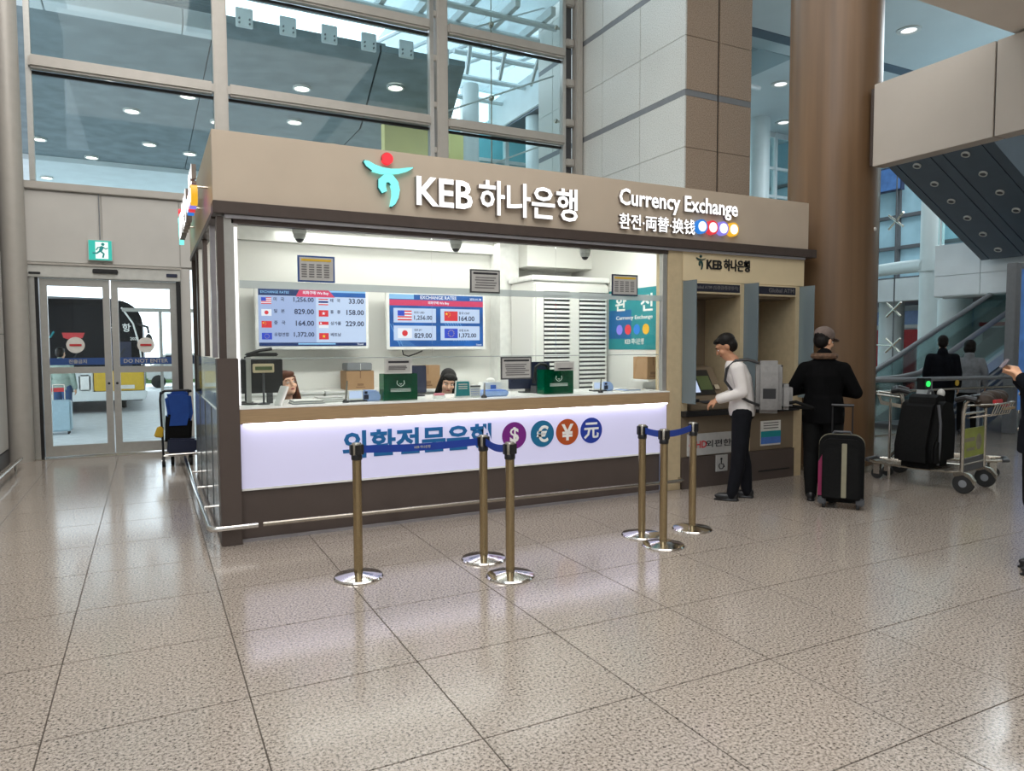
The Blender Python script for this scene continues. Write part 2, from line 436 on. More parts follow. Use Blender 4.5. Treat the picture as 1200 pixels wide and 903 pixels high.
part('ladder_back', lambda b: b.box(7.28, 7.43, 12.0, 12.06, 3.89, 9.5), 'grey_dark', w1)
for z in (4.3, 5.02, 5.8, 6.6, 7.35):
    part('bracket', lambda b: b.box(4.56, 4.64, 11.92, 12.0, z-.05, z+.05), 'frame_grey', w1, .01)
BX = [(-1.36, 1.0), (1.20, 4.50), (4.82, 7.22)]
for x0, x1 in BX:
    for z in (5.50, 7.12):
        part('transom', lambda b: b.box(x0, x1, 11.84, 12.0, z-.09, z+.09), 'frame_grey', w1, .03)
        part('gasket', lambda b: b.box(x0, x1, 12.0, 12.04, z-.135, z-.09), 'black', w1)
    for z0, z1 in ((3.89, 5.37), (5.59, 6.99), (7.21, 9.3)):
        part('pane', lambda b: b.box(x0, x1, 12.02, 12.035, z0, z1), 'glass_tint', w1)
part('pane', lambda b: b.box(.60, 1.3, 12.02, 12.03, 0, 2.76), 'glass_clear', w1)

# ---- sliding door
mb = MB(M['frame_pale']); mb.box(-1.50, .46, 11.90, 12.10, 2.56, 2.74)
d1 = structure('door_1', mb, .008)
part('header_trim', lambda b: b.box(-1.52, .48, 11.88, 11.92, 2.735, 2.765), 'frame_grey', d1)
part('sensor', lambda b: b.box(-.68, -.36, 11.86, 11.91, 2.64, 2.70), 'black', d1, .01)
part('sensor', lambda b: b.box(.27, .42, 11.885, 11.91, 2.62, 2.67), 'navy', d1, .005, 'small navy sticker plate')
part('sensor', lambda b: b.box(-1.45, -1.31, 11.885, 11.91, 2.60, 2.63), 'black', d1, .005)
part('jamb', lambda b: (b.box(-1.50, -1.39, 11.92, 12.08, 0, 2.56)), 'aluminium', d1, .005)
part('jamb', lambda b: (b.box(.40, .46, 11.92, 12.08, 0, 2.56)), 'black', d1, .005)
part('seal', lambda b: (b.box(-1.39, -1.35, 11.94, 12.06, 0, 2.56)), 'black', d1)
for x0, x1, txt, cx in ((-1.34, -.48, '진출금지', -.93), (-.465, .40, 'DO NOT ENTER', -.03)):
    lf = MB(M['aluminium'])
    lf.box(x0, x0+.09, 11.97, 12.03, .02, 2.55); lf.box(x1-.09, x1, 11.97, 12.03, .02, 2.55)
    lf.box(x0+.09, x1-.09, 11.97, 12.03, 2.45, 2.55); lf.box(x0+.09, x1-.09, 11.97, 12.03, .02, .17); lf.box(x0+.09, x1-.09, 11.97, 12.03, 1.205, 1.295)
    lo = obj('door_leaf', lf, d1)
    part('pane', lambda b: b.box(x0+.09, x1-.09, 11.995, 12.003, 1.295, 2.45), 'glass_clear', lo)
    part('pane', lambda b: b.box(x0+.09, x1-.09, 11.995, 12.003, .17, 1.205), 'glass_clear', lo)
    part('blue_strip', lambda b: b.box(x0+.09, x1-.09, 11.988, 11.993, 1.325, 1.425), 'navy_strip', lo)
    def f(b):
        text_geo(b, txt, M['paper_grey'], (x0+x1)/2, None, 1.345, 1.405, .002, 11.987, .02)
    part('lettering', f, 'paper_grey', lo)
    def f(b):
        b.disc(cx, 1.61, .115, 11.986, 11.991); b.m = M['red']; b.box(cx-.075, cx+.075, 11.980, 11.987, 1.595, 1.625)
    part('no_entry_sign', f, 'paper', lo)
    part('lock', lambda b: b.cyl(((x1-.045) if x0 < -1 else (x0+.045), 11.95, 1.05), ((x1-.045) if x0 < -1 else (x0+.045), 11.975, 1.05), .018), 'black', lo)

# ---- stone pillar between the curtain wall and the hall
pl = thing('stone_pillar', 'big granite clad pillar, left face coloured as window lit, right face brown', 'pillar', (7.6, 8.9, 0), world=True)
part('core', lambda b: (b.box(7.63, 8.99, 8.93, 12.3, 0, 10), b.box(7.63, 8.4, 12.3, 13.6, 0, 10)), 'grey_dark', pl)
zs = [2.83, 3.76, 4.69, 5.49, 6.41, 7.30, 8.22, 9.1, 9.99]
part('lower_cladding', lambda b: (b.box(7.6, 7.63, 8.9, 12.3, 0, 2.82), b.box(7.63, 9.0, 8.9, 8.93, 0, 2.82)), 'granite_pillar_brown', pl)
for k in range(len(zs)-1):
    z0, z1 = zs[k]+(.10 if k in (3, 5, 7) else .006), zs[k+1]
    for y0, y1 in ((8.9, 10.05), (10.058, 11.18), (11.188, 12.3), (12.31, 13.0), (13.01, 13.6)):
        part('stone_panel', lambda b: b.box(7.6, 7.63, y0, y1, z0, z1), 'granite_pillar_lit', pl, .003)
    for x0, x1 in ((7.63, 8.27), (8.31, 9.0)):
        part('stone_panel', lambda b: b.box(x0, x1, 8.9, 8.93, z0, z1), 'granite_pillar_brown', pl, .003)
    if k in (3, 5, 7):
        part('dark_band', lambda b: (b.box(7.606, 7.63, 8.906, 13.6, zs[k]+.006, zs[k]+.10), b.box(7.63, 8.27, 8.906, 8.93, zs[k]+.006, zs[k]+.10), b.box(8.31, 9, 8.906, 8.93, zs[k]+.006, zs[k]+.10)), 'grey_mid', pl)
part('corner_groove', lambda b: b.box(8.27, 8.31, 8.925, 8.935, 0, 10), 'black', pl)

# ---- round wood column
def woodcol(b):
    b.cyl((7.82, 6.32, 0), (7.82, 6.32, 10), .54, n=64)
wc = thing('round_column', 'massive round column clad in brown wood grain', 'column', (7.82, 6.32, 0), world=True)
part('shaft', woodcol, 'wood_column', wc)
part('sensor_button', lambda b: b.lathe([(.025, 0), (.02, .012)], (7.82, 6.32, 0)), 'paper', wc).matrix_local = Matrix.Translation((.10, -.53, 2.98)) @ Euler((R(90), 0, R(11))).to_matrix().to_4x4()
part('base_ring', lambda b: b.lathe([(.545, 0), (.545, .08), (.54, .08), (.54, 0)], (7.82, 6.32, 0), 64), 'steel', wc)

# ---- beam panel at the right
bt = thing('bridge_beam', 'grey panelled beam jutting from the right above the escalators', 'beam', (7.7, 5.71, 3.68), world=True)
part('side_panel', lambda b: b.box(7.7, 7.9, 4.33, 5.68, 3.68, 4.63), 'beam_panel', bt, .004)
part('side_panel', lambda b: b.box(7.7, 7.9, 2.2, 4.315, 3.68, 4.63), 'beam_panel', bt, .004)
part('end_plate', lambda b: b.box(7.73, 7.88, 5.68, 5.74, 3.70, 4.60), 'dark_trim', bt)
part('joint_core', lambda b: b.box(7.72, 7.88, 4.31, 4.34, 3.70, 4.61), 'grey_dark', bt)

# ---- escalator seen from below
A = math.atan2(.519, 1.)
eu = thing('escalator', 'dark escalator underside studded with small downlights high at right', 'escalator', (15.744, 9.0, 3.345), world=True)
def slope(b, x0, x1, y0, y1, d0, d1, base=(15.744, 3.345), ang=-A):
    """box along an incline in XZ: x measured along the slope upward-left from base"""
    ux, uz = -cos(A), sin(A); nx, nz = sin(A), cos(A)
    vs = []
    for s_ in (x0, x1):
        for y in (y0, y1):
            for d in (d0, d1): vs.append((base[0]+ux*s_+nx*d, y, base[1]+uz*s_+nz*d))
    b.faces(vs, [(0, 1, 3, 2), (4, 6, 7, 5), (0, 4, 5, 1), (2, 3, 7, 6), (0, 2, 6, 4), (1, 5, 7, 3)])
part('truss', lambda b: slope(b, 0, 4.1, 7.12, 8.99, .02, .7), 'escalator_dark', eu)
for y0, y1 in ((7.1, 7.28), (7.30, 7.95), (7.97, 8.17), (8.19, 8.82), (8.84, 9.0)):
    part('soffit_panel', lambda b: slope(b, 0, 4.1, y0, y1, 0, .02), 'escalator_dark', eu)
dl = MB(M['frame_pale']); dl.lathe([(.05, -.03), (.07, -.03), (.07, 0), (.05, 0)], n=14, ring=True); dl.m = M['grey_dark']; dl.lathe([(.05, -.02), (.05, 0)], n=14); dme = dl.mesh('downlight')
for y in (7.62, 8.5):
    for s_ in (.35, .95, 1.55, 2.15, 2.75, 3.35, 3.9):
        o = piece('downlight', dme, eu, (-cos(A)*s_, y-9.0, sin(A)*s_-.004)); o.rotation_euler = (0, A, 0)

# ---- bulkhead and upper gallery behind
mb = MB(M['concrete_pale']); mb.box(16, 16.4, 3, 10.15, 2.64, 3.80); mb.box(16.4, 24, 3, 10.15, 3.3, 3.5)
wr = structure('wall_right', mb)
for y0, y1 in ((3, 5.0), (5.01, 7.1), (7.11, 9.14), (9.15, 10.15)):
    for z0, z1 in ((2.66, 3.10), (3.11, 3.80)):
        part('panel', lambda b: b.box(15.97, 16, y0, y1, z0, z1), 'concrete_pale', wr, .004)
gb = thing('glass_balustrade', 'glass balustrade with white posts on top of the grey bulkhead', 'railing', (16.1, 8, 3.8), world=True)
for y in (4.2, 5.4, 6.6, 7.8, 9.0, 10.1): part('post', lambda b: b.box(16.08, 16.12, y-.02, y+.02, 3.8, 4.85), 'steel_white', gb)
for k in range(5): part('pane', lambda b: b.box(16.09, 16.105, 4.24+k*1.2, 5.36+k*1.2, 3.84, 4.8), 'glass_teal', gb)
part('handrail', lambda b: b.tube([(16.1, 3.6, 4.87), (16.1, 10.15, 4.87)], .03), 'aluminium', gb)
mb = MB(M['concrete_pale']); mb.box(24.0, 24.4, -4, 26, 0, 10)
wf = structure('wall_far', mb)
part('beam_panel', lambda b: b.box(19.6, 20.0, 10.4, 22, 2.85, 3.5), 'concrete_pale', wf)
part('soffit', lambda b: b.box(20, 24, 6, 24, 2.95, 3.05), 'grey_mid', wf)

# shops in the far wall
def shop(y0, y1, name, label, band, m_, stripe):
    t = thing(name, label, 'shop', (23.9, (y0+y1)/2, 0), world=True)
    part('shop_window', lambda b: b.box(23.93, 24.0, y0, y1, 0, 2.1), m_, t)
    for k in range(4):
        part('post', lambda b: b.box(23.88, 23.95, y0+k*(y1-y0)/3-.04, y0+k*(y1-y0)/3+.04, 0, 2.1), 'steel_white', t)
    part('sign_band', lambda b: b.box(23.8, 24.0, y0, y1, 2.15, 2.75), band, t)
    part('stripe', lambda b: b.box(23.79, 23.8, y0, y1, 2.15, 2.27), stripe, t)
shop(10.2, 13.6, 'gift_shop', 'distant shop front under a white and red sign band beyond the escalator', 'white_gloss', 'navy', 'red')
shop(13.9, 17.6, 'snack_shop', 'distant shop front with red display left of the white pipe column', 'blue_pale', 'red', 'white_gloss')
shop(5.5, 9.9, 'phone_shop', 'distant glazed shop front under the bulkhead at right', 'teal', 'teal_wall', 'white_gloss')
# upper level glazing and screens
ug = thing('upper_glazing', 'blue grey glazed upper level with dark framing right of the wood column', 'facade', (23.9, 14, 3.5), world=True)
part('glazing', lambda b: b.box(23.9, 24.0, 8, 24, 3.5, 9.98), 'upper_glass', ug)
for y in (10, 11.3, 12.6, 13.9, 15.2, 16.5, 17.8, 19.1): part('mullion', lambda b: b.box(23.8, 23.9, y-.06, y+.06, 3.5, 9.98), 'grey_dark', ug)
for z in (3.9, 5.0, 6.1, 8.2): part('transom', lambda b: b.box(23.78, 23.9, 8, 24, z-.06, z+.06), 'grey_dark', ug)
for y0, y1, z0, z1, lab in ((16.2, 17.3, 7.0, 7.75, 'blue hanging information screen nearest the wood column'), (14.6, 15.3, 7.0, 7.8, 'blue hanging information screen right of a larger one')):
    t = thing('information_screen', lab, 'screen', (23.4, (y0+y1)/2, z0), world=True)
    part('housing', lambda b: b.box(23.44, 23.6, y0-.05, y1+.05, z0-.05, z1+.05), 'navy', t)
    part('display', lambda b: b.box(23.42, 23.44, y0, y1, z0, z1), 'blue_emit', t)
    part('hanger', lambda b: (b.box(23.5, 23.54, y0+.1, y0+.14, z1, 10), b.box(23.5, 23.54, y1-.14, y1-.1, z1, 10)), 'grey_dark', t)
# white columns and pipe
def wcol(name, label, x, y, r, z1, group=None):
    t = thing(name, label, 'column', (x, y, 0), group=group, world=True)
    part('shaft', lambda b: b.cyl((x, y, 0), (x, y, z1), r, n=28), 'column_white', t)
    part('collar', lambda b: b.lathe([(r+.02, 0), (r+.02, .12), (r, .12), (r, 0)], (x, y, 0), 28), 'steel', t)
    return t
wcol('white_column', 'slim tall white column crossed by a horizontal pipe', 18.0, 11.52, .27, 7.6)
wcol('white_column', 'stout white column behind the rising escalator handrail', 17.1, 10.35, .36, 2.64)
wcol('white_column', 'short white column just right of the wood column', 20.8, 14.55, .36, 2.95)
wcol('white_column', 'far white column seen between stone pillar and wood column', 20.6, 19.9, .36, 10)
t = thing('roof_pipe', 'thick white horizontal pipe meeting the slim white column', 'pipe', (18, 11.5, 3.55), world=True)
part('pipe', lambda b: b.tube([(17.8, 11.55, 3.60), (18.3, 12.6, 3.66), (18.9, 13.9, 3.70), (19.5, 15.2, 3.72)], .17, 14), 'column_white', t)
part('clamp', lambda b: b.cyl((18.0, 11.52, 3.45), (18.0, 11.52, 3.75), .31, n=20), 'column_white', t)
# tie rods with spider fittings
t = thing('cable_truss', 'steel spider fittings on a vertical cable left of the slim white column', 'cable truss', (18.6, 12.9, 0), world=True)
part('cable', lambda b: b.tube([(18.6, 12.95, 0), (18.6, 12.95, 8)], .018), 'grey_dark', t)
for z in (1.55, 2.55, 5.0):
    part('spider_fitting', lambda b: [b.tube([(18.6, 12.95, z), (18.6+.1*cos(a), 12.95+.35*cos(a), z+.3*sin(a))], .03) for a in (R(40), R(140), R(220), R(320))], 'steel', t)
part('tie_rod', lambda b: b.tube([(18.6, 12.95, 1.55), (19.4, 14.9, 1.58)], .02), 'steel', t)
# window 2: far facade
mb = MB(M['steel_white']); mb.box(9, 24, 20.9, 21.1, 6.2, 6.4); mb.box(9, 24, 20.9, 21.1, 9.8, 10)
w2 = structure('window_2', mb)
for k in range(11):
    x = 9+k*1.5
    part('mullion', lambda b: b.box(x-.06, x+.06, 20.85, 21.05, 0, 10), 'steel_white', w2)
    if k < 10:
        for z0, z1 in ((0, 3.1), (3.1, 6.2), (6.4, 9.8)):
            part('pane', lambda b: b.box(x+.06, x+1.44, 20.95, 20.97, z0, z1), 'glass_teal', w2)
for z in (3.1, 7.5, 8.6): part('transom', lambda b: b.box(9, 24, 20.88, 21.04, z-.05, z+.05), 'steel_white', w2)

# ---- rising escalator with its handrail
B = math.atan2(3.0, 7.0)
es = thing('escalator', 'escalator rising to the right with grey handrail and pale skirt', 'escalator', (12.3, 9.0, 0), world=True)
def rise(x, off=0.): return max(0, (x-12.2))*math.tan(B)+off
def incline(b, x0, x1, y0, y1, d0, d1):
    vs = [(x, y, rise(x, d)) for x in (x0, x1) for y in (y0, y1) for d in (d0, d1)]
    b.faces(vs, [(0, 1, 3, 2), (4, 6, 7, 5), (0, 4, 5, 1), (2, 3, 7, 6), (0, 2, 6, 4), (1, 5, 7, 3)])
X1 = 19.5
for y in (8.05, 8.95):
    part('handrail', lambda b: b.tube([(10.9, y, .55), (10.8, y, .75), (10.9, y, .92), (11.2, y, .98), (11.8, y, 1.0), (12.3, y, 1.06), (12.9, y, rise(12.9, 1.0)), (X1, y, rise(X1, 1.0))], .05, 10), 'grey_mid', es)
    part('glass_side', lambda b: incline(b, 12.3, X1, y-.01, y+.01, .3, .95), 'glass_teal', es)
    part('newel', lambda b: b.box(10.95, 12.3, y-.012, y+.012, .25, .93), 'glass_teal', es)
part('skirt', lambda b: incline(b, 12.2, X1, 7.96, 8.16, .12, .32), 'steel_white', es)
part('cladding', lambda b: incline(b, 12.2, X1, 8.0, 8.12, -.9, .12), 'escalator_dark', es)
for d in (.02, -.12, -.26): part('cladding_strip', lambda b: incline(b, 12.2, X1, 7.97, 8.0, d, d+.05), 'aluminium', es)
part('step_plate', lambda b: incline(b, 12.2, X1, 8.16, 8.94, .0, .1), 'grey_dark', es)
part('landing_plate', lambda b: b.box(10.6, 12.3, 8.0, 9.0, 0, .02), 'steel', es)

# ================================================================== OUTSIDE
mb = MB(M['asphalt']); mb.box(-30, 30, 12.15, 80, -.25, -.15); mb.box(-6, 7.6, 12.12, 14.6, -.15, -.02)
single('road', mb, 'grey wet looking forecourt road outside the sliding door', 'road')
dk = thing('concrete_deck', 'dark blue grey concrete deck overhead outside the curtain wall', 'overpass', (0, 15, 7.5), world=True)
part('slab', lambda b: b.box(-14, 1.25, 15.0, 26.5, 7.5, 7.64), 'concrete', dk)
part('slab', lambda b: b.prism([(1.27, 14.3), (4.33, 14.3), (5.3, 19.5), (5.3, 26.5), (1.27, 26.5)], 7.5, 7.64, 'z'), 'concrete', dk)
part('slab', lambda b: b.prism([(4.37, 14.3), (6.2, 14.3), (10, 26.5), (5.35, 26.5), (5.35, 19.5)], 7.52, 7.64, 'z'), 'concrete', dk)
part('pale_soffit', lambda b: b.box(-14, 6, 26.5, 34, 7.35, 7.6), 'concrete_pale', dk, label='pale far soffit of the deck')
for x0, x1 in ((-14, -1.45), (-1.43, .72), (.74, 1.25)):
    part('edge_beam', lambda b: b.box(x0, x1, 14.55, 15.0, 7.42, 7.95), 'steel_white', dk, .01)
part('seam_plate', lambda b: (b.prism([(4.25, 14.3), (4.45, 14.3), (5.45, 19.5), (5.45, 26.5), (5.22, 26.5), (5.22, 19.5)], 7.64, 7.68, 'z'), b.box(1.2, 1.32, 14.3, 26.5, 7.64, 7.68)), 'concrete', dk)
dlm = MB(M['frame_pale']); dlm.lathe([(.16, -.05), (.2, -.05), (.2, 0), (.16, 0)], n=16, ring=True); dlm = dlm.mesh('downlight')
dln = MB(M['lamp_glow']); dln.lathe([(.155, -.03), (.155, -.01)], n=16); dln = dln.mesh('lens')
for x, y in ((-.6, 18.2), (1.0, 18.7), (-.2, 20.5), (-2.6, 24.4), (.2, 23.6), (3.3, 17.0), (3.6, 19.6), (1.8, 20.5), (5.0, 21.4), (3.2, 23.5), (-1.4, 26.0), (1.3, 24.2), (5.2, 16.0)):
    o = piece('downlight', dlm, dk, (x, y-15, 0)); piece('lens', dln, o, (0, 0, 0))
for x, y in ((-2.9, 29), (.8, 30.5), (-.5, 32), (2.8, 30)):
    o = piece('downlight', dlm, dk, (x, y-15, -.15)); piece('lens', dln, o, (0, 0, 0))
# ribbed canopy nearest the glass on the left
rc = thing('ribbed_canopy', 'grey ribbed metal canopy soffit above the left window bay', 'canopy', (-1, 13, 7.6), world=True)
part('deck_sheet', lambda b: b.box(-14, 1.25, 12.3, 14.5, 7.75, 7.8), 'grey_mid', rc)
rb = MB(M['concrete']); rb.box(-7, 1.25, 0, .085, 0, .05); rbm = rb.mesh('rib')
for k in range(22): piece('rib', rbm, rc, (1.0, -.68+k*.1, .10))
part('hatch_frame', lambda b: (b.box(-.9, -.3, 13.5, 13.55, 7.66, 7.72), b.box(-.9, -.3, 13.95, 14.0, 7.66, 7.72), b.box(-.9, -.85, 13.5, 14, 7.66, 7.72), b.box(-.35, -.3, 13.5, 14, 7.66, 7.72)), 'steel_white', rc)
# skylight truss
sk = thing('skylight_truss', 'white steel skylight lattice with brackets over the middle window bay', 'roof truss', (3, 13, 7.5), world=True)
for y in (12.7, 13.4, 14.1): part('purlin', lambda b: b.tube([(1.4, y, 7.95), (7.5, y, 7.95)], .06, 8), 'steel_white', sk)
for k in range(6): part('roof_pane', lambda b: b.box(1.3+k*1.02, 2.3+k*1.02, 12.3, 14.6, 8.34, 8.36), 'glass_roof', sk)
for k in range(8): part('roof_pane', lambda b: b.box(5.6+k*1.35, 6.93+k*1.35, 14.62, 21, 9.62, 9.64), 'glass_roof', sk)
for k in range(8):
    x = 1.75+k*.78
    part('rafter', lambda b: b.box(x-.05, x+.05, 12.3, 14.3, 8.0, 8.16), 'steel_white', sk)
    if x < 6.1: part('bracket', lambda b: (b.box(x-.15, x+.15, 14.22, 14.29, 7.46, 7.80)), 'steel_white', sk, .01)
    if x < 6.1: part('bolt', lambda b: [b.cyl((x+u, 14.19, v), (x+u, 14.22, v), .018, n=6) for u in (-.09, .09) for v in (7.52, 7.6)], 'grey_mid', sk)
for k in range(5):
    part('brace', lambda b: b.tube([(5.4+k*.9, 13.9, 8.9), (6.3+k*.9, 16.5, 8.3)], .05, 6), 'steel_white', sk)
    part('brace', lambda b: b.tube([(6.3+k*.9, 13.9, 8.9), (5.4+k*.9, 18.5, 9.4)], .05, 6), 'steel_white', sk)
for y in (15.5, 17, 18.5, 20): part('purlin', lambda b: b.tube([(6.6+(y-15.5)*.31, y, 9.0), (16, y, 9.0)], .07, 6), 'steel_white', sk)
# right hand outdoor structures seen through the third bay
single('yellow_wall', MB(M['yellow_wall']).box(5.7, 8.4, 18.5, 18.8, -.14, 7.47), 'pale yellow outer wall low behind the curtain wall', 'wall')
single('teal_glazing', MB(M['teal_wall']).box(8.5, 16, 24.5, 24.7, -.15, 9.6), 'teal glazed facade beyond the yellow wall', 'facade')
wcol('outer_column', 'slim pale outdoor column through the third window bay, left one', 7.5, 16.95, .20, 8.2)
wcol('outer_column', 'stout pale outdoor column through the third window bay, right one', 10.3, 18.6, .30, 8.3)
cb = thing('outer_beam', 'pale boxy outdoor beam resting on the stout outdoor column', 'beam', (10.5, 19, 8.3), world=True)
part('box_beam', lambda b: b.box(9.9, 12, 15.5, 21.0, 8.3, 9.3), 'concrete_pale', cb, .02)
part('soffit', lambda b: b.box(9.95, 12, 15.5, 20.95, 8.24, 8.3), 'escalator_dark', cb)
ct = thing('cable_brace', 'diagonal steel tie rods with fittings outside the third window bay', 'cable brace', (7, 13, 5), world=True)
for z in (4.6, 5.9, 7.3): part('tie_rod', lambda b: b.tube([(4.9, 12.8, z), (7.5, 12.8, z+1.15)], .018, 6), 'steel_white', ct)
part('cable', lambda b: b.tube([(6.1, 12.8, 3.6), (6.1, 12.8, 9.5)], .015, 6), 'steel', ct)
for z in (5.1, 6.4, 7.8): part('fitting', lambda b: b.ell((6.1, 12.8, z), .06, .06, .06), 'steel', ct)
for z in (4.2, 6.0, 7.8):
    part('spider_arm', lambda b: (b.tube([(7.3, 12.35, z), (7.58, 12.5, z+.05)], .025, 6), b.ell((7.3, 12.35, z), .045, .045, .045)), 'steel', ct)
# bus
bs = thing('airport_bus', 'large black airport coach with yellow bumper parked beyond the sliding door', 'bus', (-1.25, 21.5, -.15), world=True)
def rounded(x0, x1, z0, z1, r, n=6, top_only=True):
    pts = [(x0, z0), (x1, z0)]
    for k in range(n+1): a = k*pi/2/n; pts.append((x1-r+r*cos(a), z1-r+r*sin(a)))
    for k in range(n+1): a = pi/2+k*pi/2/n; pts.append((x0+r+r*cos(a), z1-r+r*sin(a)))
    return pts
part('body', lambda b: b.prism(rounded(-3.4, -.12, .15, 2.82, .62), 21.5, 32), 'bus_black', bs, .05)
part('windshield', lambda b: b.prism(rounded(-3.25, -.22, .98, 2.66, .55), 21.44, 21.5), 'navy_glass', bs)
part('roof_cap', lambda b: b.prism([(-3.2, 2.70), (-.62, 2.70), (-.75, 2.86), (-3.1, 2.90)], 21.6, 31), 'grey_mid', bs, .03)
part('bumper', lambda b: b.prism([(-3.4, .18), (-.10, .18), (-.06, .34), (-.06, .42), (-3.4, .42)], 21.36, 21.6), 'steel_white', bs, .02)
part('yellow_grille', lambda b: (b.box(-1.28, -.12, 21.38, 21.48, .43, .95)), 'taxi_yellow', bs, .02)
part('headlight', lambda b: b.box(-1.62, -1.36, 21.40, 21.47, .45, .86), 'white_gloss', bs, .03)
part('headlight_frame', lambda b: b.box(-1.75, -1.30, 21.43, 21.49, .40, .95), 'steel_white', bs, .02)
part('lower_panel', lambda b: b.box(-3.3, -1.76, 21.44, 21.5, .43, .96), 'navy', bs, .02)
part('number_plate', lambda b: b.box(-.75, -.35, 21.36, 21.38, .48, .58), 'paper', bs)
part('mirror', lambda b: (b.tube([(-.25, 21.45, 2.2), (.0, 21.1, 2.1), (.02, 21.0, 1.95)], .03, 6), b.ell((.02, 21.0, 1.68), .10, .08, .25)), 'black', bs)
part('side_stripe', lambda b: b.tube([(-.60, 21.42, 2.62), (-.34, 21.42, 2.2), (-.2, 21.42, 1.6), (-.16, 21.42, 1.1)], .025, 6), 'white_gloss', bs)
part('red_board', lambda b: b.prism([(-1.95, 1.95), (-1.45, 1.95), (-1.5, 1.82), (-1.7, 1.74), (-1.92, 1.82)], 21.41, 21.43), 'red', bs)
part('green_trim', lambda b: b.tube([(-2.4, 21.41, 1.80), (-2.2, 21.41, 1.84), (-2.12, 21.41, 1.98)], .025, 6), 'teal', bs)
part('door_glass', lambda b: b.box(-.98, -.40, 21.40, 21.43, 1.0, 1.72), 'navy', bs)
def f(b): text_geo(b, '공 항', M['white_gloss'], -.86, -.40, 1.98, 2.20, .004, 21.42, .02)
part('lettering', f, 'white_gloss', bs)
def f(b): text_geo(b, '2023', M['white_gloss'], -.42, -.22, 1.76, 1.84, .004, 21.42, .02)
part('lettering', f, 'white_gloss', bs)
for x in (-2.9, -.75): part('wheel', lambda b: (b.cyl((x-.15, 23.2, .30), (x+.15, 23.2, .30), .45, n=20)), 'rubber', bs)
for x in (-1.9, -.9): part('wiper', lambda b: b.tube([(x, 21.40, 1.0), (x+.35, 21.38, 1.55)], .014, 5), 'black', bs)
# car, hedge, canopy outside to the right of the bus
cr = thing('white_car', 'white car parked far out on the forecourt right of the coach', 'car', (.55, 34, -.15), world=True)
part('body', lambda b: b.prism([(-.1, .2), (2.6, .2), (2.6, .75), (2.2, .85), (1.8, 1.3), (.6, 1.3), (.2, .85), (-.1, .75)], 33.4, 35), 'white_gloss', cr, .06)
part('side_window', lambda b: b.prism([(.45, .86), (2.0, .86), (1.72, 1.22), (.66, 1.22)], 33.38, 33.4), 'navy', cr)
for x in (.35, 2.1): part('wheel', lambda b: b.cyl((x, 33.36, .12), (x, 33.6, .12), .28, n=16), 'rubber', cr)
hd = MB(M['hedge'])
for k in range(90): hd.ell((-.4+random.random()*5, 38+random.random()*.8, .1+random.random()*.55), .22, .22, .18, nu=6, nv=4)
hd.box(-.5, 4.7, 38.0, 38.8, -.15, .4)
single('hedge', hd, 'low green hedge far across the forecourt', 'hedge')
cp = thing('bus_shelter', 'thin grey shelter frame outside behind the right door leaf', 'shelter', (.2, 16.5, 0), world=True)
part('roof_bar', lambda b: b.box(-.45, 1.6, 16.4, 16.55, 2.30, 2.37), 'aluminium', cp)
for x in (.24, 1.5): part('post', lambda b: b.box(x-.03, x+.03, 16.42, 16.5, -.15, 2.3), 'aluminium', cp)

# ================================================================== BOOTH
bo = thing('exchange_booth', 'bank currency exchange booth with bronze fascia and glazed front', 'booth', (.48, 6.05, 0), world=True)
fa = part('fascia', lambda b: b.box(.48, 7.08, 6.05, 6.13, 2.715, 3.265), 'bronze_panel', bo, .004)
part('fascia', lambda b: b.box(.48, .54, 6.135, 9.38, 2.66, 3.265), 'beige_post', bo, .004, label='pale side fascia facing the door')
part('fascia_trim', lambda b: b.box(.475, 7.17, 6.00, 6.2, 2.615, 2.712), 'dark_trim', bo, .004)
part('fascia_trim', lambda b: b.box(.475, .56, 6.21, 9.40, 2.60, 2.655), 'dark_trim', bo, .004)
part('soffit', lambda b: b.box(.56, 7.0, 6.02, 6.30, 2.585, 2.613), 'soffit_metal', bo)
part('window_head', lambda b: b.box(.61, 4.96, 6.05, 6.12, 2.55, 2.585), 'dark_trim', bo)
part('roof', lambda b: b.box(.54, 7.05, 6.2, 8.35, 2.86, 3.0), 'white_wall', bo)
part('roof', lambda b: b.box(.54, 7.05, 8.36, 9.38, 2.86, 3.0), 'white_wall', bo)
# posts
part('corner_pillar', lambda b: b.box(.475, .63, 5.98, 6.16, 0, 1.487), 'dark_brown', bo, .004)
part('post', lambda b: b.box(.50, .552, 6.04, 6.12, 1.487, 2.60), 'dark_trim', bo)
part('post', lambda b: b.box(.553, .625, 6.05, 6.12, 1.487, 2.60), 'aluminium', bo)
part('post', lambda b: b.box(.49, .53, 6.55, 6.62, 1.487, 2.60), 'soffit_metal', bo)
part('post', lambda b: b.box(.49, .53, 7.45, 7.56, 1.487, 2.60), 'dark_trim', bo)
part('post', lambda b: b.box(.49, .53, 8.45, 8.56, 1.487, 2.60), 'dark_trim', bo)
part('post', lambda b: b.box(.49, .56, 9.30, 9.40, 0, 2.60), 'dark_trim', bo)
part('corner_lamp', lambda b: b.box(.640, .662, 6.16, 6.18, 1.10, 2.54), 'white_emit', bo, label='slim lit corner strip')
part('end_frame', lambda b: b.box(4.90, 4.955, 6.06, 6.12, 1.09, 2.56), 'aluminium', bo)
part('post', lambda b: b.box(4.96, 5.155, 6.05, 6.25, .0, 2.60), 'beige_post', bo, .004, label='beige post between window and cash machine bays')
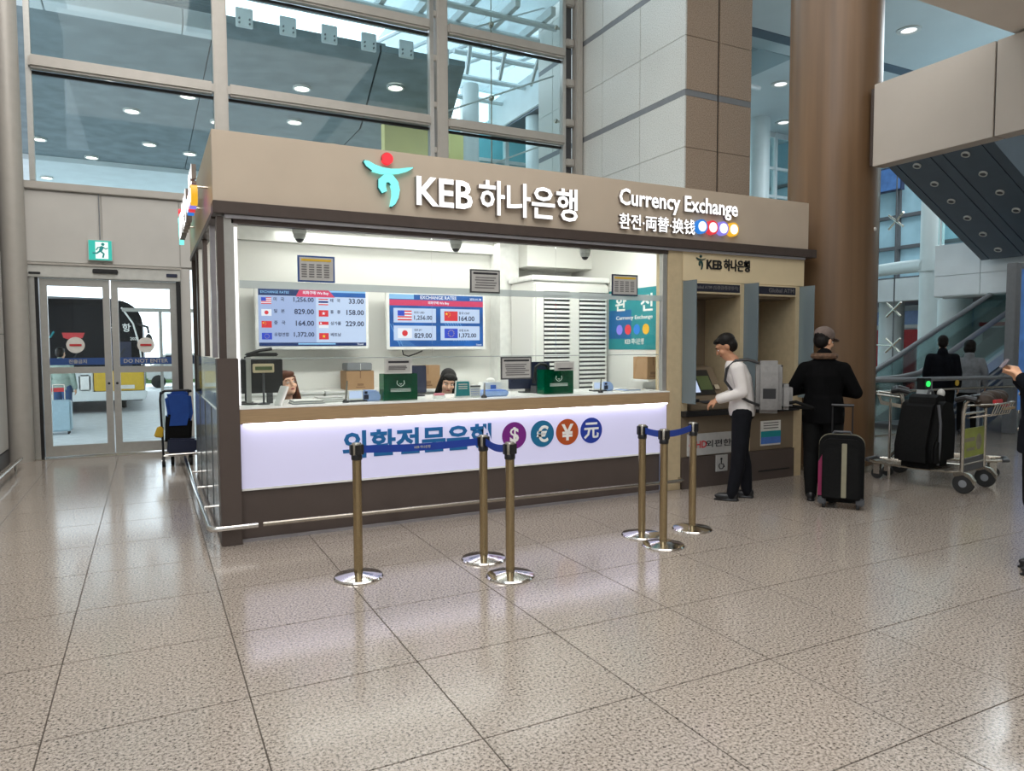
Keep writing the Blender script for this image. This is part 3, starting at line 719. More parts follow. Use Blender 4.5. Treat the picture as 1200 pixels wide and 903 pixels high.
# side panel and glass
part('side_panel', lambda b: b.box(.49, .52, 6.17, 9.30, .04, 1.05), 'mirror_panel', bo)
part('side_glass', lambda b: b.box(.50, .512, 6.17, 9.30, 1.06, 1.48), 'glass_tint', bo)
for y in (6.9, 7.7, 8.5): part('panel_joint', lambda b: b.box(.485, .49, y-.01, y+.01, .05, 1.05), 'grey_dark', bo)
part('plinth', lambda b: b.box(.48, .53, 6.17, 9.30, 0, .04), 'dark_brown', bo)
part('side_rail', lambda b: b.tube([(.74, 5.92, .16), (.45, 5.92, .16), (.405, 5.93, .16), (.385, 5.98, .16), (.38, 10.0, .16)], .021, 10), 'chrome', bo)
for y in (6.8, 7.8, 8.8): part('rail_bracket', lambda b: b.tube([(.38, y, .16), (.50, y, .16)], .012, 6), 'chrome', bo)
part('rail_bracket', lambda b: b.tube([(.55, 5.92, .16), (.55, 6.0, .16)], .012, 6), 'chrome', bo)
# window panes with frosted joint
for x0, x1 in ((.665, 2.30), (2.305, 3.60), (3.605, 4.90)):
    part('window_pane', lambda b: b.box(x0, x1, 6.095, 6.105, 2.11, 2.55), 'glass_clear', bo)
    part('window_pane', lambda b: b.box(x0, x1, 6.095, 6.105, 1.485, 2.05), 'glass_clear', bo)
part('frosted_band', lambda b: b.box(.665, 4.90, 6.09, 6.11, 2.05, 2.11), 'glass_band', bo)
part('counter_screen', lambda b: b.box(.665, 4.90, 6.13, 6.138, 1.09, 1.478), 'glass_clear', bo)
part('screen_edge', lambda b: b.box(.665, 4.90, 6.128, 6.14, 1.476, 1.484), 'glass_band', bo)
# interior
part('back_wall', lambda b: b.box(.5, 5.08, 8.2, 8.3, 0, 2.86), 'white_wall', bo)
part('back_pilaster', lambda b: b.box(3.88, 4.14, 7.92, 8.2, 0, 2.86), 'white_gloss', bo)
part('partition', lambda b: b.box(5.08, 5.15, 6.27, 8.3, 0, 2.86), 'white_wall', bo)
part('ceiling_bulkhead', lambda b: b.box(4.14, 5.08, 7.7, 8.2, 2.55, 2.86), 'white_wall', bo)
part('ceiling_strip', lambda b: b.box(.56, 5.0, 8.1, 8.2, 2.72, 2.86), 'frame_pale', bo)
part('booth_floor', lambda b: b.box(.6, 5.08, 6.2, 8.2, 0, .02), 'grey_mid', bo)
# fascia signs
def logo(b, u0, u1, v0, v1, y, d, mk=None, c=('logo_teal', 'logo_red')):
    w, h = u1-u0, v1-v0; P_ = lambda pts: [(u0+p[0]*w, v0+p[1]*h) for p in pts]
    n = 18
    def ribbon(cl, ws):
        L = []; Rr = []
        for i, (x, z) in enumerate(cl):
            a = cl[max(i-1, 0)]; e = cl[min(i+1, len(cl)-1)]; dx, dz = (e[0]-a[0])*w, (e[1]-a[1])*h; q = math.hypot(dx, dz) or 1
            nx, nz = -dz/q*ws[i], dx/q*ws[i]; L.append((u0+x*w+nx, v0+z*h+nz)); Rr.append((u0+x*w-nx, v0+z*h-nz))
        for i in range(len(cl)-1):
            b.prism([L[i], L[i+1], Rr[i+1], Rr[i]], y-d, y, M=mk)
    k = w/1.0
    b.m = M[c[0]]
    ribbon([(.04, .80), (.10, .76), (.22, .695), (.38, .665), (.55, .665), (.72, .69), (.88, .735), (.99, .775)], [.016*k, .052*k, .062*k, .056*k, .046*k, .040*k, .030*k, .008*k])
    ribbon([(.42, .27), (.375, .36), (.38, .47), (.45, .53), (.55, .53), (.62, .45), (.65, .33), (.635, .20), (.59, .08), (.55, .02)], [.05*k, .07*k, .078*k, .078*k, .078*k, .076*k, .070*k, .058*k, .040*k, .012*k])
    b.m = M[c[1]]; pts = [(u0+.49*w+cos(2*pi*i/n)*.105*w, v0+.89*h+sin(2*pi*i/n)*.105*w) for i in range(n)]
    b.prism(pts, y-d, y, M=mk)
def f(b): logo(b, 1.655, 2.105, 2.775, 3.235, 6.05, .05)
part('bank_emblem', f, 'logo_teal', fa)
def f(b): logo(b, 1.648, 2.112, 2.767, 3.243, 6.05, .035, c=('logo_edge', 'red'))
part('emblem_edge', f, 'logo_edge', fa)
def lit_letters(txt, u0, u1, v0, v1, d, bold, parent, Mx=None, y=6.05):
    def f(b):
        text_geo(b, txt, M['letter_side'], u0, u1, v0, v1, d, y, bold, M=Mx)
        text_geo(b, txt, M['white_emit'], u0, u1, v0, v1, .003, y-d-.001, bold, M=Mx)
    part('sign_lettering', f, 'white_emit', parent)
lit_letters('KEB', 2.13, 2.665, 2.815, 3.065, .05, .021, fa)
lit_letters('하나은행', 2.73, 3.79, 2.785, 3.10, .05, .017, fa)
lit_letters('Currency Exchange', 4.30, 5.905, 2.955, 3.175, .035, .018, fa)
lit_letters('환전·両替·换钱', 4.30, 5.29, 2.765, 2.925, .035, .011, fa)
for k, (rim, core) in enumerate((('rim_blue', 'disc_blue'), ('rim_red', 'disc_red'), ('rim_violet', 'disc_violet'), ('rim_yellow', 'disc_yellow'))):
    cx = 5.382+k*.152
    def f(b): b.disc(cx, 2.862, .076, 6.0, 6.05); b.m = M[core]; b.disc(cx, 2.862, .054, 5.993, 6.0)
    part('currency_disc', f, rim, fa)
# side sign, facing the doors
MS = Matrix.Translation((.40, 6.05, 0)) @ Matrix.Rotation(R(-90), 4, 'Z')      # local x -> -Y, front (-y) -> -X
def f(b): logo(b, -3.20, -2.80, 2.735, 3.155, 0, .05, mk=MS)
part('bank_emblem', f, 'logo_teal', bo)
lit_letters('KEB', -2.76, -2.28, 2.77, 3.01, .05, .016, bo, MS, 0)
lit_letters('하나은행', -2.22, -1.30, 2.75, 3.05, .05, .020, bo, MS, 0)
lit_letters('환전', -1.1, -.55, 2.95, 3.11, .035, .012, bo, MS, 0)
for k, (rim, core) in enumerate((('rim_blue', 'disc_blue'), ('rim_red', 'disc_red'), ('rim_violet', 'disc_violet'), ('rim_yellow', 'disc_yellow'))):
    cx = -1.02+k*.17
    def f(b): 
        n = 20; q = [(cx+cos(2*pi*i/n)*.085, 2.84+sin(2*pi*i/n)*.085) for i in range(n)]; b.prism(q, -.05, .0, M=MS)
        b.m = M[core]; q = [(cx+cos(2*pi*i/n)*.06, 2.84+sin(2*pi*i/n)*.06) for i in range(n)]; b.prism(q, -.058, -.05, M=MS)
    part('currency_disc', f, rim, bo)
for y in (6.5, 7.5, 8.7): part('sign_stud', lambda b: b.cyl((.40, y, 2.9), (.48, y, 2.9), .01, n=6), 'steel', bo)

# cash machine bays
HB = part('bay_header', lambda b: b.box(5.16, 7.02, 6.05, 6.12, 2.275, 2.60), 'cream', bo, .004)
def f(b): logo(b, 5.335, 5.475, 2.40, 2.565, 6.05, .012, c=('logo_dark', 'logo_dark'))
part('bank_emblem', f, 'logo_dark', HB)
def f(b):
    text_geo(b, 'KEB', M['black'], 5.49, 5.71, 2.415, 2.515, .012, 6.05, .02); text_geo(b, '하나은행', M['black'], 5.74, 6.13, 2.405, 2.535, .012, 6.05, .02)
part('lettering', f, 'black', HB)
part('bay_post', lambda b: b.box(5.16, 5.24, 6.05, 6.62, .86, 2.27), 'beige_post', bo)
part('bay_post', lambda b: b.box(6.00, 6.18, 6.05, 6.62, .35, 2.27), 'beige_post', bo)
part('bay_post', lambda b: b.box(6.88, 7.02, 6.05, 6.70, 0, 2.27), 'beige_post', bo)
part('bay_back', lambda b: b.box(5.24, 6.88, 6.62, 6.70, 0, 2.60), 'bay_beige', bo)
part('bay_top', lambda b: b.box(5.24, 6.88, 6.13, 6.62, 2.12, 2.15), 'bay_beige', bo)
for x0, x1, txt in ((5.25, 5.985, 'Global ATM (입출금/통장정리)'), (6.19, 6.87, 'Global ATM (Global ATM)')):
    sg = part('bay_sign', lambda b: b.box(x0, x1, 6.03, 6.12, 2.145, 2.27), 'cream', bo, .004)
    part('sign_face', lambda b: b.box(x0+.02, x1-.02, 6.024, 6.03, 2.165, 2.252), 'navy_dark', sg)
    def f(b): text_geo(b, txt.split(' (')[0]+' ('+txt.split(' (')[1] if x0 < 6 else 'Global ATM', M['print_grey'], x0+.05 if x0 < 6 else x0+.22, x1-.05, 2.185, 2.235, .003, 6.023, .01)
    part('lettering', f, 'print_grey', sg)
for x in (5.17, 6.06, 6.95):
    part('privacy_fin', lambda b: b.box(x-.006, x+.006, 5.84, 6.05, .95, 2.27), 'glass_fin', bo)
# counter ledge and cabinet under the machines
part('bay_ledge', lambda b: b.box(5.16, 6.90, 5.97, 6.62, .80, .86), 'black', bo, .006)
part('bay_front', lambda b: b.box(5.16, 6.00, 6.05, 6.12, .35, .80), 'bay_beige', bo)
part('bay_front', lambda b: b.box(6.18, 6.88, 6.05, 6.12, .35, .80), 'bay_beige', bo)
part('bay_base', lambda b: b.box(5.16, 6.00, 6.03, 6.12, .0, .345), 'dark_brown', bo)
part('bay_base', lambda b: b.box(6.01, 6.88, 6.03, 6.12, .0, .345), 'dark_brown', bo)
part('base_joint', lambda b: b.box(6.3, 6.8, 6.025, 6.03, .10, .115), 'black', bo)
def f(b):
    b.box(5.24, 5.92, 6.04, 6.05, .36, .60); text_geo(b, 'HD', M['red'], 5.36, None, .44, .52, .002, 6.039, .02, align='L'); text_geo(b, '외편한', M['print_dark'], 5.50, 5.88, .44, .52, .002, 6.039, .01)
    b.m = M['red']; b.disc(5.29, .475, .03, 6.037, 6.04, 14)
part('machine_label', f, 'paper_grey', bo)
def f(b):
    b.box(5.64, 5.81, 6.02, 6.03, .16, .345, ); b.m = M['black']
    b.disc(5.715, .30, .014, 6.015, 6.02, 10); b.tube([(5.715, 6.017, .285), (5.712, 6.017, .245), (5.745, 6.017, .24), (5.76, 6.017, .205)], .006, 5)
    b.tube([(5.715+.035*cos(a), 6.017, .222+.035*sin(a)) for a in [R(130+k*24) for k in range(11)]], .005, 5)
part('wheelchair_sign', f, 'paper_grey', bo)
def f(b):
    b.box(6.34, 6.66, 6.04, 6.05, .40, .69); b.m = M['teal']; b.box(6.34, 6.66, 6.036, 6.04, .50, .57); b.m = M['blue_plain']; b.box(6.34, 6.66, 6.036, 6.04, .42, .50)
    b.m = M['print_grey']
    for z in (.60, .63, .66): b.box(6.38, 6.62, 6.036, 6.04, z, z+.01)
part('notice_sticker', f, 'paper', bo)

# ================================================================== SERVICE COUNTER
sc = thing('service_counter', 'long service counter with glowing pale front under a wood band', 'counter', (2.8, 6.05, 0), world=True)
part('dado', lambda b: b.box(.632, 4.955, 6.06, 6.12, .0, .965), 'dark_brown', sc)
part('toe_strip', lambda b: b.box(.632, 4.955, 6.035, 6.06, .0, .022), 'soffit_metal', sc)
lp = part('light_panel', lambda b: b.box(.64, 4.95, 6.045, 6.06, .435, .955), 'panel_glow', sc)
part('panel_rim', lambda b: b.box(.64, 4.95, 6.040, 6.060, .418, .434), 'white_gloss', sc)
part('led_strip', lambda b: b.box(.66, 4.93, 6.004, 6.03, .955, .963), 'led_white', sc)
part('wood_band', lambda b: b.box(.632, 4.955, 6.0, 6.16, .965, 1.078), 'wood_band', sc, .003)
part('worktop', lambda b: b.box(.632, 4.955, 6.0, 6.8, 1.079, 1.09), 'white_gloss', sc)
part('desk_panel', lambda b: b.box(.66, 4.955, 6.78, 6.80, .02, 1.078), 'white_wall', sc)
def f(b): text_geo(b, '외환전문은행', M['sign_blue'], 1.455, 2.865, .615, .855, .004, 6.045, .03)
part('lettering', f, 'sign_blue', lp)
for cx, sym, c in ((3.105, '$', 'c_purple'), (3.415, '€', 'c_cyan'), (3.70, '¥', 'c_orange'), (3.985, '元', 'c_blue')):
    def f(b):
        b.disc(cx, .719, .130, 6.040, 6.046, 32); text_geo(b, sym, M['white_gloss'], cx, None, .635, .80, .003, 6.040, .025)
    part('currency_symbol', f, c, lp)
part('bumper_rail', lambda b: b.tube([(.78, 5.93, .16), (5.05, 5.93, .125), (5.10, 5.95, .125), (5.12, 6.03, .125)], .019, 10), 'steel', sc)
for x in (1.0, 1.9, 2.8, 3.7, 4.6): part('rail_bracket', lambda b: b.tube([(x, 5.93, .155-.008*(x-1)), (x, 6.06, .13)], .011, 6), 'grey_dark', sc)
part('end_trim', lambda b: b.box(4.86, 4.95, 6.03, 6.045, .0, .435), 'blue_pale', sc)

# ---- back cabinet row and louvred cabinet
for k, (x0, x1) in enumerate(((.62, 1.68), (1.70, 2.76), (2.78, 3.84))):
    t = thing('back_cabinet', ['white low cabinet at the back behind the first teller', 'white low cabinet at the back under the gap between the screens', 'white low cabinet at the back below the second screen'][k], 'cabinet', ((x0+x1)/2, 8.0, 0), group=None, world=True)
    part('carcass', lambda b: b.box(x0, x1, 7.78, 8.19, .02, 1.07), 'white_wall', t)
    part('top', lambda b: b.box(x0-.005, x1+.005, 7.76, 8.19, 1.07, 1.095), 'white_gloss', t)
    for a in (0, 1): part('door', lambda b: b.box(x0+.01+a*.53, x0+.52+a*.53, 7.765, 7.78, .06, 1.05), 'white_gloss', t)
lc = thing('louvred_cabinet', 'tall white cabinet with two columns of dark louvres inside the booth', 'cabinet', (4.6, 7.6, 0), world=True)
part('carcass', lambda b: b.box(4.02, 5.06, 7.32, 7.90, 0.02, 2.34), 'white_wall', lc, .01)
part('cornice', lambda b: b.box(3.98, 5.07, 7.28, 7.90, 2.34, 2.40), 'white_gloss', lc, .01)
part('louvre_back', lambda b: (b.box(4.14, 4.50, 7.31, 7.32, .7, 2.22), b.box(4.63, 5.02, 7.31, 7.32, .7, 2.22)), 'grey_dark', lc)
sl = MB(M['white_gloss']); sl.faces([(0, 0, 0), (.36, 0, 0), (.36, 0, .026), (0, 0, .026), (0, .012, .03), (.36, .012, .03)], [(0, 1, 2, 3), (3, 2, 5, 4)]); slm = sl.mesh('louvre_slat', smooth=False)
for k in range(29):
    for x in (4.14, 4.63):
        o = piece('louvre_slat', slm, lc, (x-4.6, -.32, .72+k*.052)); o.scale = ((1.0 if x < 4.5 else 1.083), 1, 1)
part('frame_rail', lambda b: (b.box(4.50, 4.63, 7.29, 7.32, .6, 2.30), b.box(4.04, 4.14, 7.29, 7.32, .6, 2.30), b.box(4.14, 4.5, 7.29, 7.32, 2.22, 2.30), b.box(4.63, 5.05, 7.29, 7.32, 2.22, 2.30)), 'white_wall', lc)

# ---- televisions
def flag(b, cc, x0, x1, z0, z1, y):
    def r(c, a0, a1, b0, b1, d=.001): b.m = M['f_'+c]; b.box(x0+(x1-x0)*a0, x0+(x1-x0)*a1, y-d, y, z0+(z1-z0)*b0, z0+(z1-z0)*b1)
    def star(c, cx, cz, s, d=.002):
        b.m = M['f_'+c]; X, Z = x0+(x1-x0)*cx, z0+(z1-z0)*cz
        b.prism([(X+sin(k*pi/5)*s*(1 if k % 2 == 0 else .4), Z+cos(k*pi/5)*s*(1 if k % 2 == 0 else .4)) for k in range(10)], y-d, y)
    H = z1-z0
    if cc == 'us':
        for k in range(7): r('red' if k % 2 == 0 else 'white', 0, 1, k/7, (k+1)/7)
        r('blue', 0, .48, .46, 1, .002)
    if cc == 'jp': r('white', 0, 1, 0, 1); b.m = M['f_red']; b.disc((x0+x1)/2, (z0+z1)/2, H*.3, y-.002, y, 16)
    if cc == 'cn':
        r('red', 0, 1, 0, 1); star('yellow', .17, .72, H*.17)
        for q in ((.33, .88), (.42, .74), (.42, .58), (.33, .45)): star('yellow', q[0], q[1], H*.06)
    if cc == 'eu':
        r('blue', 0, 1, 0, 1)
        for k in range(12): star('yellow', .5+.22*sin(k*pi/6), .5+.33*cos(k*pi/6), H*.055)
    if cc == 'th':
        for a, e, c in ((0, 1/6, 'red'), (1/6, 2/6, 'white'), (2/6, 4/6, 'navy'), (4/6, 5/6, 'white'), (5/6, 1, 'red')): r(c, 0, 1, a, e)
    if cc == 'hk': r('red', 0, 1, 0, 1); star('white', .5, .5, H*.3)
    if cc == 'sg': r('white', 0, 1, 0, .5); r('red', 0, 1, .5, 1); b.m = M['f_white']; b.disc(x0+(x1-x0)*.2, z0+H*.75, H*.14, y-.002, y, 12)
    if cc == 'vn': r('red', 0, 1, 0, 1); star('yellow', .5, .5, H*.3)
for n_, h_ in (('red', '#e0303c'), ('white', '#f0f2ff'), ('blue', '#2b48c8'), ('navy', '#23408a'), ('yellow', '#f8d830')): mat('f_'+n_, h_, .4, emit=.85, amt=0)
mat('tv_pale', '#c6d6f4', .3, emit=.9, amt=.03, noise=2); mat('tv_pale2', '#a9bbe6', .3, emit=.85, amt=.03, noise=2); mat('tv_blue', '#1f5fae', .3, emit=.8, noise=4, amt=.35); mat('tv_navy', '#16336a', .3, emit=.8, amt=.2)
mat('tv_text', '#2a3a6a', .4, emit=.5, amt=0); mat('tv_line', '#8fc4f0', .4, emit=.9, amt=0); mat('tv_red', '#d83a66', .4, emit=.9, amt=.05)
YT = 7.92
def tv(name, label, x0, x1, z0, z1):
    t = thing(name, label, 'television', ((x0+x1)/2, YT, z0), world=True)
    part('bezel', lambda b: b.box(x0, x1, YT-.03, YT+.03, z0, z1), 'white_gloss', t, .008)
    part('wall_bracket', lambda b: b.box(x0+.3, x1-.3, YT+.03, 8.2, z0+.1, z1-.1), 'grey_dark', t)
    part('back_shell', lambda b: b.box(x0+.04, x1-.04, YT+.03, YT+.12, z0+.03, z1-.03), 'grey_mid', t)
    return t
def canvas(x0, x1, z0, z1):
    return lambda u, v: (x0+(x1-x0)*u, z1-(z1-z0)*v)
# first screen: list of eight rates
x0, x1, z0, z1 = 1.005, 2.22, 1.545, 2.222
t1 = tv('television', 'wide wall screen at left listing eight exchange rates in two columns', x0, x1, z0, z1)
sx0, sx1, sz0, sz1 = x0+.035, x1-.035, z0+.04, z1-.03; C_ = canvas(sx0, sx1, sz0, sz1); ys = YT-.03
scr = part('screen', lambda b: b.box(sx0, sx1, ys-.004, ys, sz0, sz1), 'tv_pale', t1)
def q(b, m_, u0, v0, u1, v1, d=.006): b.m = M[m_]; a = C_(u0, v0); c = C_(u1, v1); b.box(a[0], c[0], ys-d, ys-.002, c[1], a[1])
def f(b):
    q(b, 'tv_pale2', 0, .13, .52, .94); q(b, 'tv_navy', 0, 0, .40, .12); q(b, 'tv_line', .60, 0, 1, .06, .0055); q(b, 'tv_blue', .60, .04, 1, .12); q(b, 'tv_navy', 0, .94, 1, 1); q(b, 'tv_line', .35, .95, .7, .975, .007)
    a = C_(.335, .13); c = C_(.70, .0); b.m = M['tv_red']; b.prism([(a[0], a[1]), (c[0], a[1]), (C_(.64, 0)[0], c[1]), (C_(.37, 0)[0], c[1])], ys-.008, ys-.002)
part('screen_graphics', f, 'tv_pale2', scr)
def f(b):
    a = C_(.52, .095); text_geo(b, '외화구매 We Buy', M['f_white'], a[0], None, a[1], a[1]+.042, .002, ys-.008, .02)
    a = C_(.02, .08); text_geo(b, 'EXCHANGE RATES', M['tv_line'], a[0], None, a[1], a[1]+.025, .002, ys-.007, .01, align='L')
    a = C_(.97, .985); text_geo(b, 'Travel', M['f_white'], a[0], None, a[1], a[1]+.02, .002, ys-.007, .01, align='R')
    for r_, (n1, v1, n2, v2) in enumerate((('미   국', '1,256.00', '태   국', '33.00'), ('일   본', '829.00', '홍   콩', '158.00'), ('중   국', '164.00', '싱가폴', '229.00'), ('유럽연합', '1,372.00', '베트남', ''))):
        v = .215+r_*.205
        for u, w_, vv, ue in ((.135, n1, v1, .50), (.655, n2, v2, .98)):
            a = C_(u, v); text_geo(b, w_, M['tv_text'], a[0], None, a[1], a[1]+.040, .002, ys-.006, .02, align='L')
            if vv: a = C_(ue, v+.02); text_geo(b, vv, M['tv_text'], a[0], None, a[1], a[1]+.058, .002, ys-.006, .022, align='R')
part('screen_text', f, 'tv_text', scr)
for r_, (a_, b_) in enumerate((('us', 'th'), ('jp', 'hk'), ('cn', 'sg'), ('eu', 'vn'))):
    for u, cc in ((.025, a_), (.545, b_)):
        p0 = C_(u, .27+r_*.205); p1 = C_(u+.09, .155+r_*.205)
        def f(b): flag(b, cc, p0[0], p1[0], p0[1], p1[1], ys-.007)
        part('flag', f, 'f_white', scr)
# second screen: four rates
x0, x1, z0, z1 = 2.425, 3.665, 1.535, 2.205
t2 = tv('television', 'wide wall screen in the middle showing four rates in white boxes on blue', x0, x1, z0, z1)
sx0, sx1, sz0, sz1 = x0+.035, x1-.035, z0+.04, z1-.03; C_ = canvas(sx0, sx1, sz0, sz1)
scr2 = part('screen', lambda b: b.box(sx0, sx1, ys-.004, ys, sz0, sz1), 'tv_blue', t2)
def f(b):
    q(b, 'tv_red', 0, .105, 1, .215); q(b, 'tv_line', 0, 0, .25, .09)
    for u0, u1, v0, v1 in ((.04, .48, .265, .54), (.53, .96, .265, .54), (.04, .48, .60, .88), (.53, .96, .60, .88)): q(b, 'tv_pale', u0, v0, u1, v1, .007)
    b.m = M['tv_line']
    for k in range(16):
        u = -.05+k*.027+(.38 if k > 8 else 0); v = .90 if k < 9 else .55
        a = C_(u, v-.33 if k < 4 else v-.02); e = C_(u+.10, 1.0 if k < 9 else .9)
        if a[0] > sx0 and e[0] < sx1: b.prism([(a[0], a[1]), (a[0]+.004, a[1]), (e[0]+.004, e[1]), (e[0], e[1])], ys-.0058, ys-.003)
part('screen_graphics', f, 'tv_red', scr2)
def f(b):
    a = C_(.51, .085); text_geo(b, 'EXCHANGE RATES', M['f_white'], a[0], None, a[1], a[1]+.04, .002, ys-.006, .02)
    a = C_(.98, .085); text_geo(b, '2023.01.08', M['f_white'], a[0], None, a[1], a[1]+.025, .002, ys-.006, .01, align='R')
    a = C_(.51, .19); text_geo(b, '외화구매 We Buy', M['f_white'], a[0], None, a[1], a[1]+.04, .002, ys-.007, .02)
    a = C_(.98, .985); text_geo(b, 'Travel', M['f_white'], a[0], None, a[1], a[1]+.02, .002, ys-.006, .01, align='R')
    for u, v, n_, vv in ((.25, .50, '미국 USD', '1,256.00'), (.73, .50, '중국 CNY', '164.00'), (.25, .84, '일본 JPY', '829.00'), (.73, .84, '유럽 EUR', '1,372.00')):
        a = C_(u, v); text_geo(b, vv, M['tv_text'], a[0], None, a[1], a[1]+.060, .002, ys-.007, .02, align='L')
        a = C_(u, v-.13); text_geo(b, n_, M['tv_text'], a[0], None, a[1], a[1]+.030, .002, ys-.007, .012, align='L')
part('screen_text', f, 'tv_text', scr2)
for u, v, cc in ((.08, .50, 'us'), (.57, .50, 'cn'), (.08, .84, 'jp'), (.57, .84, 'eu')):
    p0 = C_(u, v); p1 = C_(u+.145, v-.19)
    def f(b): flag(b, cc, p0[0], p1[0], p0[1], p1[1], ys-.008)
    part('flag', f, 'f_white', scr2)
part('cable', lambda b: b.tube([(2.62, 7.93, 1.54), (2.64, 7.95, 1.48), (2.72, 8.0, 1.46), (2.85, 8.1, 1.49), (2.95, 8.17, 1.52)], .008, 6), 'black', t2)

# ---- teal poster on the right partition (side wall facing -X)
MP = Matrix.Translation((5.08, 6.25, 0)) @ Matrix.Rotation(R(-90), 4, 'Z')
def f(b):
    b.prism([(-1.06, 1.53), (-.0, 1.53), (-.0, 2.24), (-1.06, 2.24)], -.006, 0, M=MP)
po = single_poster = MB(M['teal']); f(po)
pt = thing('wall_poster', 'teal exchange poster on the right inner wall of the booth', 'poster', (5.08, 6.25, 1.53), world=True)
obj('sheet', po, pt)
def f(b):
    text_geo(b, '환', M['white_gloss'], -.92, -.70, 1.99, 2.19, .003, -.006, .02, M=MP); text_geo(b, '전', M['white_gloss'], -.42, -.20, 1.97, 2.17, .003, -.006, .02, M=MP)
    text_geo(b, 'Currency Exchange', M['white_gloss'], -.90, -.20, 1.87, 1.93, .003, -.006, .01, M=MP)
    text_geo(b, 'KEB 하나은행', M['white_gloss'], -.72, -.36, 1.59, 1.66, .003, -.006, .01, M=MP)
part('lettering', f, 'white_gloss', pt)
part('blue_panel', lambda b: b.prism([(-1.05, 1.66), (-.6, 1.66), (-.6, 2.0), (-1.05, 2.0)], -.007, -.005, M=MP), 'sign_blue', pt)
for k, c in enumerate(('rim_violet', 'rim_red', 'rim_blue', 'rim_yellow')):
    n = 18; cx = -.83+k*.17
    part('currency_dot', lambda b: b.prism([(cx+cos(2*pi*i/n)*.06, 1.765+sin(2*pi*i/n)*.06) for i in range(n)], -.011, -.007, M=MP), c, pt)

# ---- notices taped to the glass
def notice(label, x0, x1, z0, z1, frame, header, rows, y=6.083, cols=1, sheet='paper_grey'):
    t = thing('notice', label, 'notice', ((x0+x1)/2, y, z0), world=True)
    part('frame', lambda b: b.box(x0, x1, y-.002, y+.008, z0, z1), frame, t)
    part('sheet', lambda b: b.box(x0+.014, x1-.014, y-.005, y, z0+.014, z1-.014), sheet, t)
    def f(b):
        if header: b.m = M[header]; b.box(x0+.03, x1-.03, y-.007, y-.004, z1-.045, z1-.027)
        b.m = M['print_grey']
        for r_ in range(rows):
            z = z1-.07-r_*(z1-z0-.10)/rows
            for c in range(cols):
                w = (x1-x0-.06)/cols; a = x0+.03+c*w+(0 if cols > 1 else random.random()*.03)
                b.box(a, a+w*(.7 if cols > 1 else .95-random.random()*.2), y-.007, y-.004, z-.010, z)
    part('print', f, 'print_dark', t)
    return t
notice('navy framed rate notice with yellow heading on the window above the left screen', 1.118, 1.424, 2.115, 2.333, 'navy_strip', 'taxi_yellow', 6, cols=4)
notice('grey notice on the window at the right end of the second screen', 2.672, 2.979, 2.072, 2.29, 'grey_dark', 'print_dark', 5)
notice('rate notice with yellow heading on the window beside the teal poster', 4.26, 4.585, 2.093, 2.31, 'navy', 'taxi_yellow', 6, cols=4)
notice('grey framed notice low on the window right of the second teller', 3.003, 3.337, 1.255, 1.473, 'grey_dark', 'print_dark', 6, y=6.12)
notice('pale notice low on the window above the left green box', 1.86, 2.11, 1.335, 1.475, 'frame_pale', 'print_dark', 3, y=6.12)
notice('small pale notice low on the window above the right green box', 3.60, 3.83, 1.33, 1.42, 'frame_pale', None, 3, y=6.12)

# ---- dome cameras
def dome(label, x, y, z, s):
    t = thing('dome_camera', label, 'camera', (x, y, z))
    part('mount', lambda b: b.lathe([(.055*s, 0), (.06*s, -.02*s), (.058*s, -.05*s), (.052*s, -.06*s)]), 'white_gloss', t)
    part('shell', lambda b: b.lathe([(.052*s, -.058*s), (.05*s, -.075*s), (.042*s, -.095*s), (.03*s, -.105*s)]), 'frame_pale', t)
    part('lens_dome', lambda b: b.lathe([(.036*s, -.09*s), (.034*s, -.108*s), (.02*s, -.125*s), (.004*s, -.13*s)]), 'black', t)
dome('white dome camera at the window head above the left screen', 1.165, 6.22, 2.585, 1.0)
dome('white dome camera at the window head above the second screen', 2.59, 6.22, 2.585, 1.0)
dome('white dome camera at the window head above the louvred cabinet', 4.02, 6.22, 2.585, 1.0)
dome('smaller dome camera on the booth ceiling behind the left one', 1.50, 7.0, 2.86, 1.2)
dome('smaller dome camera on the booth ceiling right of the second screen', 3.40, 7.0, 2.86, 1.2)
t = thing('ceiling_light', 'white fluorescent light on the booth ceiling above the louvred cabinet', 'ceiling lamp', (4.4, 7.4, 2.86), world=True)
part('housing', lambda b: b.box(4.05, 4.75, 7.3, 7.5, 2.82, 2.86), 'white_gloss', t)
part('diffuser', lambda b: b.box(4.08, 4.72, 7.32, 7.48, 2.812, 2.82), 'white_emit', t)

# ---- things on the counter
WT = 1.0905
t = thing('monitor', 'dark monitor seen from behind at the left end of the counter', 'monitor', (.95, 6.42, WT))
part('back_panel', lambda b: b.box(-.26, .085, -.01, .03, .09, .385), 'black', t, .008)
part('rear_bulge', lambda b: b.box(-.18, .02, -.035, -.01, .15, .32), 'black', t, .01)
part('stand', lambda b: b.box(-.22, -.18, -.05, -.03, 0.01, .40), 'aluminium', t)
part('foot', lambda b: b.lathe([(.07, 0), (.07, .008), (.02, .014)], (-.20, -.04, 0)), 'black', t)
part('neck', lambda b: b.box(-.05, .0, .0, .03, .0, .10), 'grey_dark', t)
t = thing('customer_display', 'cream display with dark green strip facing out above the left monitor', 'display', (.86, 6.3, WT))
part('housing', lambda b: b.box(-.085, .085, -.02, .02, .27, .345), 'cream', t, .005)
part('green_strip', lambda b: b.box(-.068, .068, -.024, -.02, .292, .322), 'lcd_green', t)
part('pole', lambda b: b.cyl((0, 0.01, 0), (0, 0.01, .27), .009), 'grey_dark', t)
part('base', lambda b: b.lathe([(.05, 0), (.05, .01), (.015, .016)], (0, .01, 0)), 'grey_dark', t)
t = thing('desk_lamp', 'black folded desk lamp on top of the left monitor corner', 'lamp', (.74, 6.5, WT))
